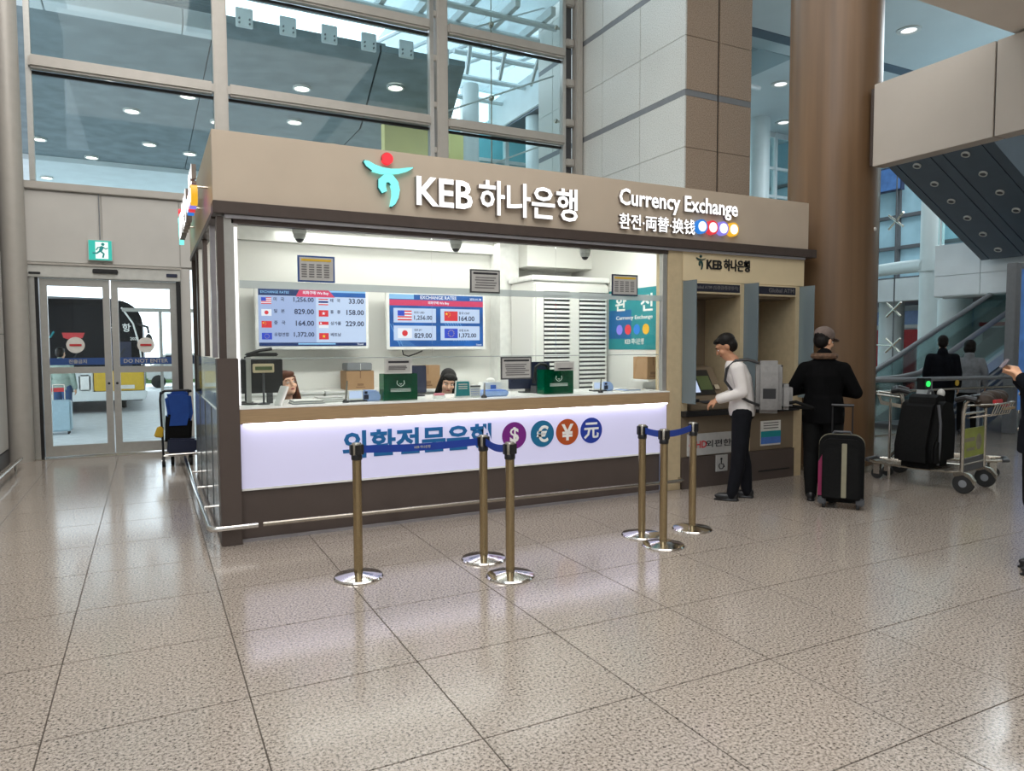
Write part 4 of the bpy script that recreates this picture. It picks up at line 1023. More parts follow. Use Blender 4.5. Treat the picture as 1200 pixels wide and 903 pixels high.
part('base', lambda b: b.lathe([(.06, 0), (.06, .012), (.02, .02)]), 'black', t)
part('arm', lambda b: b.tube([(0, 0, .01), (0, 0, .40), (.10, 0, .42)], .010, 8), 'black', t)
part('head', lambda b: b.box(.0, .27, -.04, .04, .405, .435), 'black', t, .01)
part('upper_arm', lambda b: b.tube([(.02, 0, .42), (.12, 0, .455), (.22, -.02, .47)], .014, 8), 'black', t)
t = thing('tablet', 'tilted white edged tablet leaning beside the left monitor', 'tablet', (.95, 6.16, WT), R(15))
part('slab', lambda b: b.box(-.008, .008, -.07, .07, 0, .17), 'white_gloss', t, .003).rotation_euler = (0, R(22), 0)
t = thing('document_tray', 'stack of pale papers on the counter in front of the first teller', 'papers', (1.21, 6.27, WT))
for k in range(4): part('sheet_stack', lambda b: b.box(-.14+k*.004, .13-k*.006, -.1, .1, k*.008, k*.008+.007), 'paper' if k % 2 else 'grey_mid', t)
t = thing('document_tray', 'second white paper pile on the counter right of the first teller', 'papers', (1.40, 6.35, WT))
for k in range(5): part('sheet_stack', lambda b: b.box(-.12+k*.006, .13-k*.004, -.1, .09, k*.009, k*.009+.008), 'white_gloss' if k % 2 else 'paper_grey', t)
def pen(label, x, y, h, r_):
    t = thing('counter_pen', label, 'pen', (x, y, WT))
    part('holder', lambda b: b.lathe([(.028, 0), (.028, .012), (.012, .03)]), 'black', t)
    part('pen', lambda b: b.tube([(0, 0, .02), (r_*h*.5, 0, h*.5), (r_*h, 0, h)], [.009, .009, .006], 8), 'steel', t)
pen('upright counter pen in a black holder left of the blue card terminal', 1.52, 6.17, .19, .08)
pen('upright counter pen right of the small white calendar', 2.815, 6.10, .14, .06)
pen('thin upright counter pen at the right end of the counter', 4.17, 6.15, .16, .04)
def terminal(label, x, y, w=.14):
    t = thing('card_terminal', label, 'card terminal', (x, y, WT))
    part('screen_frame', lambda b: b.box(-.07, .06, -.02, .0, .015, .105), 'white_gloss', t, .004)
    part('display', lambda b: b.box(-.06, .05, -.023, -.02, .03, .095), 'tv_pale', t)
    part('body', lambda b: b.prism([(.065, 0), (.065+w, 0), (.065+w, .05), (.04+w, .095), (.08, .10)], -.02, .09), 'blue_pale', t, .012)
    part('keys', lambda b: (b.box(.07, .11, -.03, -.02, .02, .06), b.box(.075, .10, -.03, -.02, .07, .09)), 'navy', t)
    part('foot', lambda b: b.box(-.06, .10, -.02, .08, 0, .014), 'grey_dark', t)
terminal('blue and white card terminal between the first teller and the left green box', 1.62, 6.22, .16)
terminal('blue and white card terminal at the right end of the counter', 4.27, 6.35, .13)
def greenbox(label, x, y, w, h):
    t = thing('suggestion_box', label, 'box', (x, y, WT))
    part('front', lambda b: b.box(-w/2, w/2, -.07, -.066, 0, h), 'glass_green', t)
    part('back', lambda b: b.box(-w/2, w/2, .066, .07, 0, h), 'glass_green', t)
    part('side', lambda b: b.box(-w/2, -w/2+.004, -.066, .066, 0, h), 'glass_green', t)
    part('side', lambda b: b.box(w/2-.004, w/2, -.066, .066, 0, h), 'glass_green', t)
    part('base', lambda b: b.box(-w/2+.004, w/2-.004, -.066, .066, 0, .008), 'green_solid', t)
    part('insert', lambda b: (b.box(-w/2+.05, w/2-.05, -.055, -.045, .02, h*.92)), 'green_solid', t)
    def f(b):
        b.tube([(-.03, -.072, h*.75), (-.036, -.072, h*.64), (-.02, -.072, h*.56), (0, -.072, h*.53), (.02, -.072, h*.56), (.036, -.072, h*.64), (.03, -.072, h*.75)], .004, 5)
        b.tube([(-.01, -.072, h*.64), (0, -.072, h*.60), (.01, -.072, h*.64)], .004, 5)
        for z in (.42, .37, .33): b.box(-w*.3, w*.3, -.073, -.070, h*z, h*z+.006)
    part('emblem_print', f, 'white_gloss', t)
greenbox('left green acrylic box with white emblem on the counter edge', 2.02, 6.24, .315, .24)
greenbox('right green acrylic box with white emblem near the louvred cabinet', 3.69, 6.26, .345, .245)
t = thing('teal_sign', 'small upright teal sign on the counter right of the second teller', 'sign', (2.62, 6.16, WT))
part('stand', lambda b: b.prism([(-.085, 0), (.085, 0), (.072, .165), (-.072, .165)], -.01, .0), 'white_gloss', t)
part('sheet', lambda b: b.prism([(-.072, .02), (.07, .02), (.062, .155), (-.062, .155)], -.013, -.0095), 'teal', t)
part('print', lambda b: [b.box(-.045, .045, -.015, -.012, z, z+.010) for z in (.125, .105, .085)], 'paper', t)
part('foot', lambda b: b.box(-.09, .09, -.03, .06, 0, .006), 'white_gloss', t)
t = thing('desk_calendar', 'small white desk calendar right of the teal sign', 'calendar', (2.755, 6.2, WT))
part('page', lambda b: b.prism([(-.055, 0), (.055, 0), (.055, .10), (-.055, .10)], -.02, -.012), 'paper', t)
part('back_page', lambda b: b.prism([(-.055, 0), (.055, 0), (.055, .10), (-.055, .10)], .0, .008), 'paper_grey', t)
part('grid_print', lambda b: [b.box(-.045, .045, -.0225, -.0195, .02+k*.018, .024+k*.018) for k in range(4)], 'blue_plain', t)
part('top_clip', lambda b: b.box(-.06, .06, -.022, .01, .098, .112), 'grey_dark', t)
t = thing('coin_tray', 'pale blue coin tray on the counter before the right grey notice', 'tray', (2.985, 6.26, WT))
part('dish', lambda b: b.prism([(-.12, 0), (.12, 0), (.135, .05), (.12, .055), (-.12, .055), (-.135, .05)], -.09, .09), 'blue_pale', t, .01)
part('pad', lambda b: b.box(-.11, .11, -.075, .075, .055, .06), 'blue_plain', t)
t = thing('tissue_box', 'white box with a blue emblem behind the pale blue coin tray', 'box', (3.05, 6.45, WT))
part('carton', lambda b: b.box(-.11, .11, -.06, .06, 0, .13), 'white_gloss', t, .005)
part('emblem', lambda b: b.box(-.03, .03, -.063, -.06, .06, .10), 'blue_plain', t)
part('tissue', lambda b: b.ell((0, 0, .14), .05, .03, .03), 'paper', t)
t = thing('monitor', 'dark monitor seen from behind right of the second teller', 'monitor', (3.55, 6.55, WT))
part('back_panel', lambda b: b.box(-.24, .24, -.01, .03, .04, .32), 'navy', t, .008)
part('neck', lambda b: b.box(-.04, .04, .0, .03, .0, .08), 'grey_dark', t)
part('foot', lambda b: b.box(-.1, .1, -.05, .08, .0, .012), 'grey_dark', t, .004)
t = thing('monitor', 'dark monitor half hidden behind the left green box', 'monitor', (2.30, 6.62, WT))
part('back_panel', lambda b: b.box(-.28, .13, -.01, .03, .03, .30), 'navy', t, .008)
part('neck', lambda b: b.box(-.04, .04, .0, .03, .0, .06), 'grey_dark', t)
part('foot', lambda b: b.box(-.1, .1, -.05, .08, .0, .012), 'grey_dark', t, .004)
t = thing('card_holder', 'small pink card holder left of the second teller', 'holder', (2.40, 6.2, WT))
part('tray', lambda b: b.box(-.05, .05, -.03, .03, 0, .03), 'white_gloss', t); part('cards', lambda b: b.box(-.045, .045, -.02, .02, .03, .05), 'pink_pale', t)
t = thing('handset', 'dark telephone handset standing behind the right green box', 'telephone', (3.60, 6.42, WT))
part('base', lambda b: b.prism([(-.07, 0), (.09, 0), (.09, .04), (-.07, .08)], -.05, .08), 'grey_dark', t, .006)
part('receiver', lambda b: b.tube([(-.07, 0, .10), (-.05, 0, .27), (.0, 0, .30), (.07, 0, .29), (.10, 0, .25)], [.02, .016, .016, .016, .02], 8), 'black', t)
t = thing('paper_sheets', 'loose pale papers lying at the far right of the counter', 'papers', (4.56, 6.28, WT))
for k in range(3): part('sheet', lambda b: b.box(-.1+k*.05, .12+k*.03, -.1, .1, k*.007, k*.007+.006), ('paper', 'blue_pale', 'paper_grey')[k], t)
# cardboard boxes
def carton(label, x, y, z, w, d, h, top=True):
    t = thing('cardboard_box', label, 'box', (x, y, z))
    part('box', lambda b: b.box(-w/2, w/2, -d/2, d/2, 0, h), 'cardboard', t, .004)
    part('tape', lambda b: (b.box(-.006, .006, -d/2-.002, -d/2, h*.62, h), b.box(-.02, .02, -d/2, d/2, h, h+.002)), 'cardboard_dark', t)
    part('mark', lambda b: (b.box(-.05, .05, -d/2-.002, -d/2, h*.12, h*.17), b.box(-.035, .035, -d/2-.002, -d/2, h*.22, h*.34)), 'cardboard_dark', t)
    return t
carton('cardboard box on the back cabinet under the gap between the screens', 2.09, 7.94, 1.0955, .31, .28, .21)
t = thing('file_case', 'grey plastic file case on top of the left cardboard box', 'case', (2.09, 7.94, 1.3085))
part('shell', lambda b: b.box(-.14, .14, -.12, .12, 0, .085), 'grey_mid', t, .008); part('divider', lambda b: b.box(.005, .012, -.125, -.12, .005, .08), 'white_gloss', t)
st = thing('partition_shelf', 'low white partition shelf behind the second teller', 'shelf', (2.85, 7.62, 0), world=True)
part('panel', lambda b: b.box(2.45, 3.5, 7.60, 7.64, .02, 1.105), 'white_gloss', st); part('foot', lambda b: (b.box(2.45, 2.5, 7.5, 7.74, 0, .03), b.box(3.45, 3.5, 7.5, 7.74, 0, .03)), 'grey_mid', st); part('shelf_board', lambda b: b.box(2.45, 3.5, 7.46, 7.60, 1.075, 1.105), 'white_gloss', st)
carton('cardboard box on the partition shelf beside the second teller', 2.76, 7.53, 1.1055, .29, .13, .26)
sh = thing('added_shelf', 'added shelf carrying the box that stands for a reflection', 'shelf', (5.0, 6.46, 1.18), world=True)
part('board', lambda b: b.box(4.90, 5.08, 6.30, 6.62, 1.18, 1.20), 'white_gloss', sh); part('bracket', lambda b: b.box(5.05, 5.08, 6.33, 6.59, 1.10, 1.18), 'white_gloss', sh)
carton('small box standing in for a reflected carton below the teal poster', 4.99, 6.46, 1.2005, .16, .26, .25)  # box stands for a reflection of the other cartons; its shelf is added

# ================================================================== CASH MACHINES
def atm(label, x, screen):
    t = thing('cash_machine', label, 'cash machine', (x, 6.3, .86))
    part('console', lambda b: b.prism([(-.27, 0), (.24, 0), (.24, .48), (.10, .46), (-.12, .10), (-.27, .06)], -.32, .32, 'x'), 'bay_beige', t, .006)
    k = math.atan2(.36, .22)
    def slopeq(b, u0, u1, s0, s1, d):
        n_ = Vector((0, -sin(k), cos(k))); e = Vector((0, cos(k), sin(k))); o = Vector((0, -.12, .10))
        p = [Vector((u, 0, 0))+o+e*s_+n_*dd for u in (u0, u1) for s_ in (s0, s1) for dd in (0, d)]
        b.faces(p, [(0, 1, 3, 2), (4, 6, 7, 5), (0, 4, 5, 1), (2, 3, 7, 6), (0, 2, 6, 4), (1, 5, 7, 3)])
    part('screen_frame', lambda b: slopeq(b, -.24, .20, .06, .38, .012), 'black', t)
    part('screen', lambda b: slopeq(b, -.22, -.02, .09, .35, .015), screen, t)
    part('side_display', lambda b: slopeq(b, .0, .18, .12, .30, .015), 'lcd_green', t)
    part('keypad', lambda b: b.box(-.12, .10, -.25, -.14, .075, .095), 'grey_dark', t, .004)
    part('note_slot', lambda b: b.box(-.26, -.14, -.20, -.14, .085, .12), 'black', t, .004)
    part('upper_display', lambda b: b.box(-.30, -.10, .24, .27, .56, 1.16), 'black', t, .006)
    part('card_slot', lambda b: slopeq(b, .21, .28, .12, .18, .02), 'chrome', t)
    return t
atm('cash machine in the left bay used by the man with backpack', 5.60, 'tv_pale')
atm('cash machine in the right bay behind the grey backpack', 6.53, 'navy')
notice('framed notice on the back of the left cash machine bay', 5.63, 5.86, 1.83, 2.03, 'grey_mid', 'print_dark', 5, y=6.606)
notice('lower paper notice on the back of the left cash machine bay', 5.62, 5.86, 1.58, 1.80, 'grey_mid', None, 6, y=6.606)
notice('pale tall poster on the back of the right cash machine bay', 6.52, 6.80, 1.55, 1.98, 'grey_mid', None, 8, y=6.606, cols=3)

# ================================================================== EXIT SIGN
t = thing('exit_sign', 'green and white running man exit sign hanging above the sliding door', 'sign', (-.575, 11.9, 2.82))
part('housing', lambda b: b.box(-.155, .155, 0, .06, 0, .30), 'frame_pale', t, .006)
part('face', lambda b: b.box(-.145, .145, -.006, 0, .01, .29), 'exit_green', t)
def f(b):
    b.box(-.06, .10, -.010, -.006, .03, .27)
part('door_shape', f, 'exit_white', t)
def f(b):
    y = -.014
    b.disc(.035, .235, .022, y-.004, y, 12)
    for pts, r_ in (([(.03, .205), (.0, .14)], .022), ([(.0, .14), (.045, .10), (.03, .045)], .013), ([(.0, .14), (-.045, .105), (-.095, .11)], .013), ([(.03, .20), (.07, .17), (.095, .185)], .009), ([(.02, .20), (-.03, .185), (-.05, .15)], .009)):
        b.tube([(u, y, v) for u, v in pts], r_, 6)
part('running_figure', f, 'exit_dark', t)
part('hanger', lambda b: b.cyl((0, .03, .30), (0, .03, .95), .008, n=6), 'grey_mid', t)

# ================================================================== STANCHIONS
def stanchion(label, x, y, cassette=True):
    t = thing('queue_post', label, 'queue post', (x, y, 0), group='queue barrier posts')
    part('base', lambda b: b.lathe([(.165, 0), (.168, .006), (.16, .016), (.10, .028), (.045, .036), (.03, .038)], n=40), 'chrome', t)
    part('pole', lambda b: b.cyl((0, 0, .035), (0, 0, .84), .031, n=24), 'bronze_steel', t)
    part('collar', lambda b: b.lathe([(.034, .81), (.037, .815), (.037, .84), (.034, .845)], n=24), 'black', t)
    part('head', lambda b: b.lathe([(.034, .845), (.034, .918), (.03, .926)], n=24), 'steel', t)
    for a in (0, 90, 180, 270):
        part('belt_clip', lambda b: b.box(-.018, .018, .028, .046, .845, .915, Matrix.Rotation(R(a), 4, 'Z')), 'black', t, .003)
    return t
def belt(t, a, b_, txt=None, sag=.012):
    """a flat webbing belt from post a to post b (world xy); child of a's post"""
    d = Vector((b_[0]-a[0], b_[1]-a[1], 0)); L = d.length; d.normalize(); nrm = Vector((-d.y, d.x, 0))
    n = 10; vs = []
    for i in range(n+1):
        u = .045+(L-.09)*i/n; z = .880-sag*math.sin(pi*i/n)
        for o_ in (-.001, .001):
            for zz in (-.026, .026):
                p = d*u+nrm*o_; vs.append((p.x, p.y, z+zz))
    fs = []
    for i in range(n):
        k = i*4
        for q_ in ((0, 1, 5, 4), (2, 6, 7, 3), (0, 4, 6, 2), (1, 3, 7, 5)): fs.append(tuple(k+j for j in q_))
    fs += [(0, 2, 3, 1), (n*4, n*4+1, n*4+3, n*4+2)]
    bo_ = part('belt', lambda b: b.faces(vs, fs), 'belt_blue', t)
    if txt:
        ang = math.atan2(d.y, d.x)
        Mx = Matrix.Rotation(ang, 4, 'Z')
        if d.x < 0: Mx = Matrix.Rotation(ang+pi, 4, 'Z')
        c = L/2 if d.x > 0 else -L/2
        part('belt_print', lambda b: text_geo(b, txt, M['paper_grey'], c, None, .872-sag, .892-sag, .001, -.0014, .02, M=Mx), 'paper_grey', bo_)
P1, P2, P3 = (1.24, 4.755), (2.173, 4.728), (2.169, 4.288)
P4, P5, P6 = (3.616, 4.721), (3.578, 4.397), (4.117, 4.675)
s1 = stanchion('leftmost queue post, standing alone with a long blue belt', *P1); belt(s1, P1, P2, 'KEB 하나은행')
s2 = stanchion('queue post at the far right end of the long blue belt', *P2); belt(s2, P2, P3, None, .02)
s3 = stanchion('nearest queue post of all, in front of the dollar symbol', *P3)
s4 = stanchion('left rear queue post of the right cluster near the counter end', *P4); belt(s4, P4, P5, None, .004)
s5 = stanchion('front queue post of the right cluster of three', *P5); belt(s5, P5, P6, None, .01)
s6 = stanchion('rightmost queue post, in front of the wheelchair sign', *P6)

# ================================================================== LUGGAGE
sx = thing('suitcase', 'black upright suitcase with pink side pocket beside the man in cap', 'suitcase', (5.97, 4.66, 0), R(-52))
part('shell', lambda b: b.prism(rounded(-.20, .20, .06, .71, .10), -.12, .12), 'black_matte', sx, .035)
part('front_pocket', lambda b: b.prism(rounded(-.17, .17, .10, .62, .09), -.155, -.12), 'black_matte', sx, .015)
part('pink_panel', lambda b: b.prism([(-.205, .12), (-.205, .44), (-.17, .52), (-.15, .30), (-.165, .12)], -.10, .02), 'pink', sx)
part('zip_band', lambda b: b.prism(rounded(-.203, .203, .06, .713, .10), -.016, .016), 'zip_olive', sx)
part('grey_strip', lambda b: b.box(.0, .045, -.165, -.15, .12, .64), 'zip_olive', sx, .004)
part('corner_guard', lambda b: (b.box(-.205, -.13, -.125, .125, .04, .11), b.box(.13, .205, -.125, .125, .04, .11)), 'grey_dark', sx, .012)
part('top_handle', lambda b: b.tube([(-.08, 0, .71), (-.07, 0, .735), (.07, 0, .735), (.08, 0, .71)], .012), 'grey_dark', sx)
for x in (-.09, .09): part('pull_rod', lambda b: b.tube([(x, .10, .66), (x, .11, .98)], .007), 'black', sx)
part('grip', lambda b: b.tube([(-.10, .11, .985), (.10, .11, .985)], .015), 'black', sx)
for x in (-.15, .15):
    for y in (-.08, .08): part('wheel', lambda b: b.cyl((x-.015, y, .028), (x+.015, y, .028), .028, n=14), 'rubber', sx)

# folded stroller with blue cover by the far end of the booth
st = thing('stroller', 'folded dark stroller with blue cover parked beside the glass end of the booth', 'stroller', (.30, 10.45, 0))
for x in (-.16, .17):
    part('frame_tube', lambda b: b.tube([(x, -.02, .12), (x-.01, .0, .50), (x-.02, .06, .88), (x-.01, .02, .98), (x+.02, -.05, .99)], .014), 'black', st)
    part('frame_tube', lambda b: b.tube([(x, .25, .10), (x, .05, .35), (x, .0, .52)], .012), 'grey_dark', st)
part('handle_bar', lambda b: b.tube([(-.17, .04, .96), (-.12, .0, 1.0), (.16, -.02, 1.0), (.19, -.05, .99)], .017), 'black', st)
part('blue_cover', lambda b: b.prism([(-.13, .50), (.16, .50), (.21, .70), (.19, .96), (.10, .99), (-.07, .985), (-.13, .93), (-.10, .70)], -.10, .10), 'blue_cloth', st, .045)
part('back_panel', lambda b: b.prism([(-.14, .30), (.18, .30), (.20, .62), (-.12, .70)], -.09, .08), 'black_matte', st, .03)
part('basket', lambda b: b.prism([(-.12, .18), (.24, .18), (.24, .36), (-.10, .38)], -.14, .14), 'navy', st, .02)
part('yellow_bag', lambda b: b.prism([(-.27, .40), (-.16, .38), (-.15, .52), (-.22, .54)], -.05, .03), 'taxi_yellow', st, .015)
part('brake_bar', lambda b: b.tube([(-.16, -.04, .14), (.28, -.04, .14)], .011), 'chrome', st)
part('side_rail', lambda b: b.tube([(-.14, -.12, .165), (.35, -.14, .17)], .011), 'chrome', st)
for x, y in ((-.16, -.05), (-.05, .08), (.17, -.05), (.17, .25)):
    part('wheel', lambda b: (b.cyl((x-.02, y, .065), (x+.02, y, .065), .065, n=18)), 'rubber', st); part('hub', lambda b: b.cyl((x-.023, y, .065), (x+.023, y, .065), .03, n=12), 'chrome', st)

# luggage trolleys (local: handle end at y=0 facing -Y, platform towards +Y)
def trolley(label, loc, rz, board):
    t = thing('luggage_trolley', label, 'trolley', loc, rz, group='airport luggage trolleys')
    for x in (-.29, .29):
        part('upright', lambda b: b.tube([(x, .02, .14), (x, .02, .86), (x, .0, .96), (x*.98, -.03, 1.0)], .019, 10), 'steel', t)
        part('side_tube', lambda b: b.tube([(x, .02, .22), (x*.9, .5, .20), (x*.62, .98, .20), (x*.5, 1.08, .21)], .016, 8), 'steel', t)
    part('handle_bar', lambda b: b.tube([(-.33, -.02, 1.0), (-.30, -.06, 1.03), (.30, -.06, 1.03), (.33, -.02, 1.0)], .024, 10), 'black', t)
    part('brake_bar', lambda b: b.tube([(-.28, -.11, .985), (.28, -.11, .985)], .009), 'steel', t)
    for s_ in (-1, 1): part('handle_grip', lambda b: b.tube([(.32*s_, .08, .99), (.335*s_, -.02, 1.02), (.30*s_, -.10, 1.0)], .03, 8), 'black', t)
    part('cross_tube', lambda b: (b.tube([(-.29, .02, .30), (.29, .02, .30)], .013), b.tube([(-.29, .02, .84), (.29, .02, .84)], .013)), 'steel', t)
    part('ad_board', lambda b: b.box(-.265, .265, .012, .03, .37, .68), board, t, .004)
    part('board_print', lambda b: (b.box(-.25, .0, .008, .012, .54, .58), b.ell((.12, .012, .52), .08, .006, .09), b.box(-.2, .0, .008, .012, .44, .47)), 'zip_olive', t)
    part('toe_board', lambda b: b.box(-.27, .27, .015, .03, .22, .36), 'grey_dark', t)
    for k in range(9): part('platform_slat', lambda b: b.tube([(-.26+k*.065, .02, .215), ((-.26+k*.065)*.6, .95, .21)], .008, 6), 'steel', t)
    for y in (.2, .55, .9): part('platform_cross', lambda b: b.tube([(-.27*(1-y*.4), y, .20), (.27*(1-y*.4), y, .20)], .011, 6), 'steel', t)
    part('bumper', lambda b: b.tube([(-.16, 1.06, .21), (-.13, 1.12, .21), (.13, 1.12, .21), (.16, 1.06, .21)], .022, 8), 'grey_dark', t)
    # upper basket of bent wires
    part('basket_rim', lambda b: b.tube([(-.27, .0, .93), (-.27, -.26, .96), (.27, -.26, .96), (.27, .0, .93)], .010), 'steel', t)
    for k in range(8): part('basket_wire', lambda b: b.tube([(-.24+k*.069, -.26, .96), (-.24+k*.069, -.22, .84), (-.24+k*.069, .0, .80)], .006, 6), 'steel', t)
    for s_ in (-1, 1):
        w = part('wheel', lambda b: b.lathe([(.05, -.022), (.098, -.022), (.105, -.012), (.105, .012), (.098, .022), (.05, .022)], n=28), 'rubber', t)
        w.rotation_euler = (0, R(90), 0); w.location = (.29*s_, .0, .106)
        h = part('hub', lambda b: b.lathe([(.01, -.026), (.055, -.02), (.055, .02), (.01, .026)], n=20), 'grey_mid', w)
        part('wheel_guard', lambda b: b.prism([(-.11, .10), (-.115, .15), (-.06, .215), (.03, .235), (.10, .20), (.08, .17), (.0, .20), (-.07, .16)], .29*s_-.028, .29*s_+.028, 'x'), 'steel', t, .003)
    for s_ in (-1, 1):
        w = part('caster', lambda b: b.lathe([(.02, -.018), (.06, -.018), (.062, .018), (.02, .018)], n=20), 'rubber', t); w.rotation_euler = (0, R(90), 0); w.location = (.13*s_, .98, .063)
        part('caster_fork', lambda b: (b.box(.13*s_-.03, .13*s_-.022, .94, 1.01, .06, .19), b.box(.13*s_+.022, .13*s_+.03, .94, 1.01, .06, .19), b.box(.13*s_-.03, .13*s_+.03, .93, 1.02, .18, .2)), 'steel', t)
    return t
trolley('nearest luggage trolley, its lime board facing out and a black bag on it', (7.93, 4.53, 0), R(10), 'lime_board')
trolley('luggage trolley close behind the wood column, half hidden by the black bag', (8.45, 5.75, 0), R(214), 'lime_board')
bg_ = thing('travel_bag', 'bulky black soft travel bag standing on the nearest trolley', 'bag', (7.76, 4.98, .222), R(12))
part('body', lambda b: b.prism([(-.32, .0), (.34, .0), (.36, .25), (.34, .55), (.24, .76), (.0, .80), (-.14, .74), (-.24, .50), (-.34, .25)], -.20, .22), 'black_matte', bg_, .07)
part('side_pocket', lambda b: b.prism([(-.36, .05), (-.12, .05), (-.12, .28), (-.30, .34), (-.36, .25)], -.24, -.19), 'black_matte', bg_, .03)
part('strap', lambda b: b.tube([(-.2, -.20, .7), (-.23, -.235, .5), (-.25, -.24, .25), (-.24, -.22, .05)], .016), 'grey_dark', bg_)
part('top_handle', lambda b: b.tube([(-.02, -.02, .79), (.02, -.02, .84), (.16, .0, .83), (.2, .0, .77)], .014), 'grey_dark', bg_)
part('white_tag', lambda b: b.ell((.27, -.05, .80), .05, .04, .05), 'paper', bg_)
b2 = thing('shopping_bag', 'brown and dark crumpled bag with red strip in the trolley basket', 'bag', (8.0, 4.42, .93), R(8))
part('body', lambda b: [b.ell((-.17+.075*k, .02*(k % 2), .05+.018*((k*7) % 3)), .085, .10, .075) for k in range(6)], 'brown_bag', b2)
part('red_strip', lambda b: (b.box(-.20, -.02, -.115, -.08, .03, .07), b.box(.0, .14, -.115, -.08, -.01, .03)), 'red', b2, .005)
part('wood_edge', lambda b: b.box(.02, .28, -.12, -.09, -.045, -.02), 'wood_band', b2)
gp = thing('leaning_board', 'grey brown rounded board in a steel hoop beside the wood column', 'board', (7.93, 5.53, .30), R(35))
part('board', lambda b: b.prism(rounded(-.075, .075, 0, .50, .05), -.015, .015), 'bay_beige', gp, .006)
part('hoop', lambda b: b.tube([(-.085, 0, -.10), (-.09, 0, .45), (-.06, 0, .58), (0, 0, .62), (.06, 0, .58), (.09, 0, .45), (.085, 0, -.10)], .014), 'steel', gp)
part('foot_rail', lambda b: (b.tube([(-.40, .0, -.14), (.2, .02, -.12)], .014), b.tube([(-.30, .0, -.14), (-.30, .0, -.295)], .014), b.tube([(.19, .02, -.12), (.19, .02, -.295)], .014), b.tube([(-.085, 0, -.1), (-.085, 0, -.14)], .012), b.tube([(.085, 0, -.1), (.085, 0, -.13)], .012)), 'steel', gp)
# barrier in front of the escalators
br = thing('safety_barrier', 'dark grey double rail barrier at the foot of the escalators', 'railing', (12, 7.08, 0), world=True)
part('top_rail', lambda b: b.tube([(9.6, 7.08, 1.04), (13.8, 7.04, 1.0)], .035, 8), 'grey_mid', br)
part('lower_rail', lambda b: b.tube([(9.8, 7.08, .86), (13.8, 7.04, .84)], .02, 8), 'steel', br)
for x in (9.7, 11.1, 12.4, 13.7): part('post', lambda b: b.tube([(x, 7.06, 0), (x, 7.06, 1.02)], .025, 8), 'grey_mid', br)
part('yellow_sticker', lambda b: b.disc(11.75, .95, .05, 7.03, 7.04, 14), 'taxi_yellow', br)
ip = thing('indicator_post', 'white escalator entry post with green arrow light', 'post', (10.7, 6.85, 0), world=True)
part('post', lambda b: b.box(10.61, 10.79, 6.85, 6.98, 0, .88), 'steel_white', ip, .01)
part('head', lambda b: b.box(10.61, 10.79, 6.85, 6.98, .88, 1.06), 'black', ip, .01)
part('green_arrow', lambda b: (b.disc(10.7, .97, .045, 6.835, 6.85, 16)), 'green_led', ip)
ks = thing('information_kiosk', 'grey framed board with blue face at the right edge of the picture', 'display board', (13.8, 7.13, 0), world=True)
part('side_frame', lambda b: b.box(13.53, 13.69, 7.13, 7.3, 0, 3.0), 'grey_mid', ks, .01)
part('blue_face', lambda b: b.box(13.70, 14.6, 7.17, 7.26, .4, 2.9), 'blue_emit', ks)
part('top_frame', lambda b: b.box(13.69, 14.7, 7.13, 7.3, 2.9, 3.0), 'grey_mid', ks)

# ================================================================== PEOPLE
def V(*a): return Vector(a)
def capsule(b, p, q, r1, r2, n=12, sx=1., up=None):
    b.cyl(p, q, r1, r2, n, True, sx, up); b.ell(p, r1, r1, r1, nu=n, nv=8); b.ell(q, r2, r2, r2, nu=n, nv=8)
def chain(b, pts, rs, n=12):
    for i in range(len(pts)-1): capsule(b, pts[i], pts[i+1], rs[i], rs[i+1], n)
def torso(b, rings, n=20):
    """rings of (centre, half width, half depth)"""
    vs = []
    for c, rx, ry in rings: vs += [V(*c)+V(cos(2*pi*k/n)*rx, sin(2*pi*k/n)*ry, 0) for k in range(n)]
    L = len(rings)
    f_ = [(i*n+k, i*n+(k+1) % n, (i+1)*n+(k+1) % n, (i+1)*n+k) for i in range(L-1) for k in range(n)]
    f_ += [tuple(range(n-1, -1, -1)), tuple(range((L-1)*n, L*n))]
    b.faces(vs, f_)
def soft(name, b, parent, voxel, smooth=4, label=None):
    o = obj(name, b, parent, label=label, smooth=False)
    r_ = o.modifiers.new('r', 'REMESH'); r_.mode = 'VOXEL'; r_.voxel_size = voxel
    s_ = o.modifiers.new('s', 'SMOOTH'); s_.factor = .5; s_.iterations = smooth
    me = bpy.data.meshes.new_from_object(o.evaluated_get(bpy.context.evaluated_depsgraph_get()))
    o.modifiers.clear(); old = o.data; mts = list(old.materials); o.data = me
    if not len(me.materials):
        for m_ in mts: me.materials.append(m_)
    me.shade_smooth(); bpy.data.meshes.remove(old); return o
def hand(b, w, d, nrm, curl, side):
    """palm and five fingers; w wrist, d pointing direction, nrm palm normal (fingers curl to it), side +1/-1 thumb side along s"""
    d = d.normalized(); nrm = (nrm-d*nrm.dot(d)).normalized(); s_ = d.cross(nrm)*side
    pc = w+d*.045
    for k in (-1, 0, 1): capsule(b, w+s_*.010*k, w+d*.082+s_*.022*k, .017, .014, 8)
    for k, (L_, o_) in enumerate(((.072, .030), (.080, .010), (.074, -.010), (.058, -.029))):
        p = w+d*.085+s_*o_; a1 = curl*.6; a2 = curl*1.5
        q_ = p+(d*cos(a1)+nrm*sin(a1))*L_*.5; r_ = q_+(d*cos(a2)+nrm*sin(a2))*L_*.5
        chain(b, [p, q_, r_], [.0092, .0085, .0072], 8)
    t0 = w+d*.03+s_*.026; t1_ = t0+(d*.6+s_*.7+nrm*.25).normalized()*.038; t2_ = t1_+(d*.8+s_*.25+nrm*.5).normalized()*.032
    chain(b, [t0, t1_, t2_], [.013, .011, .009], 8)
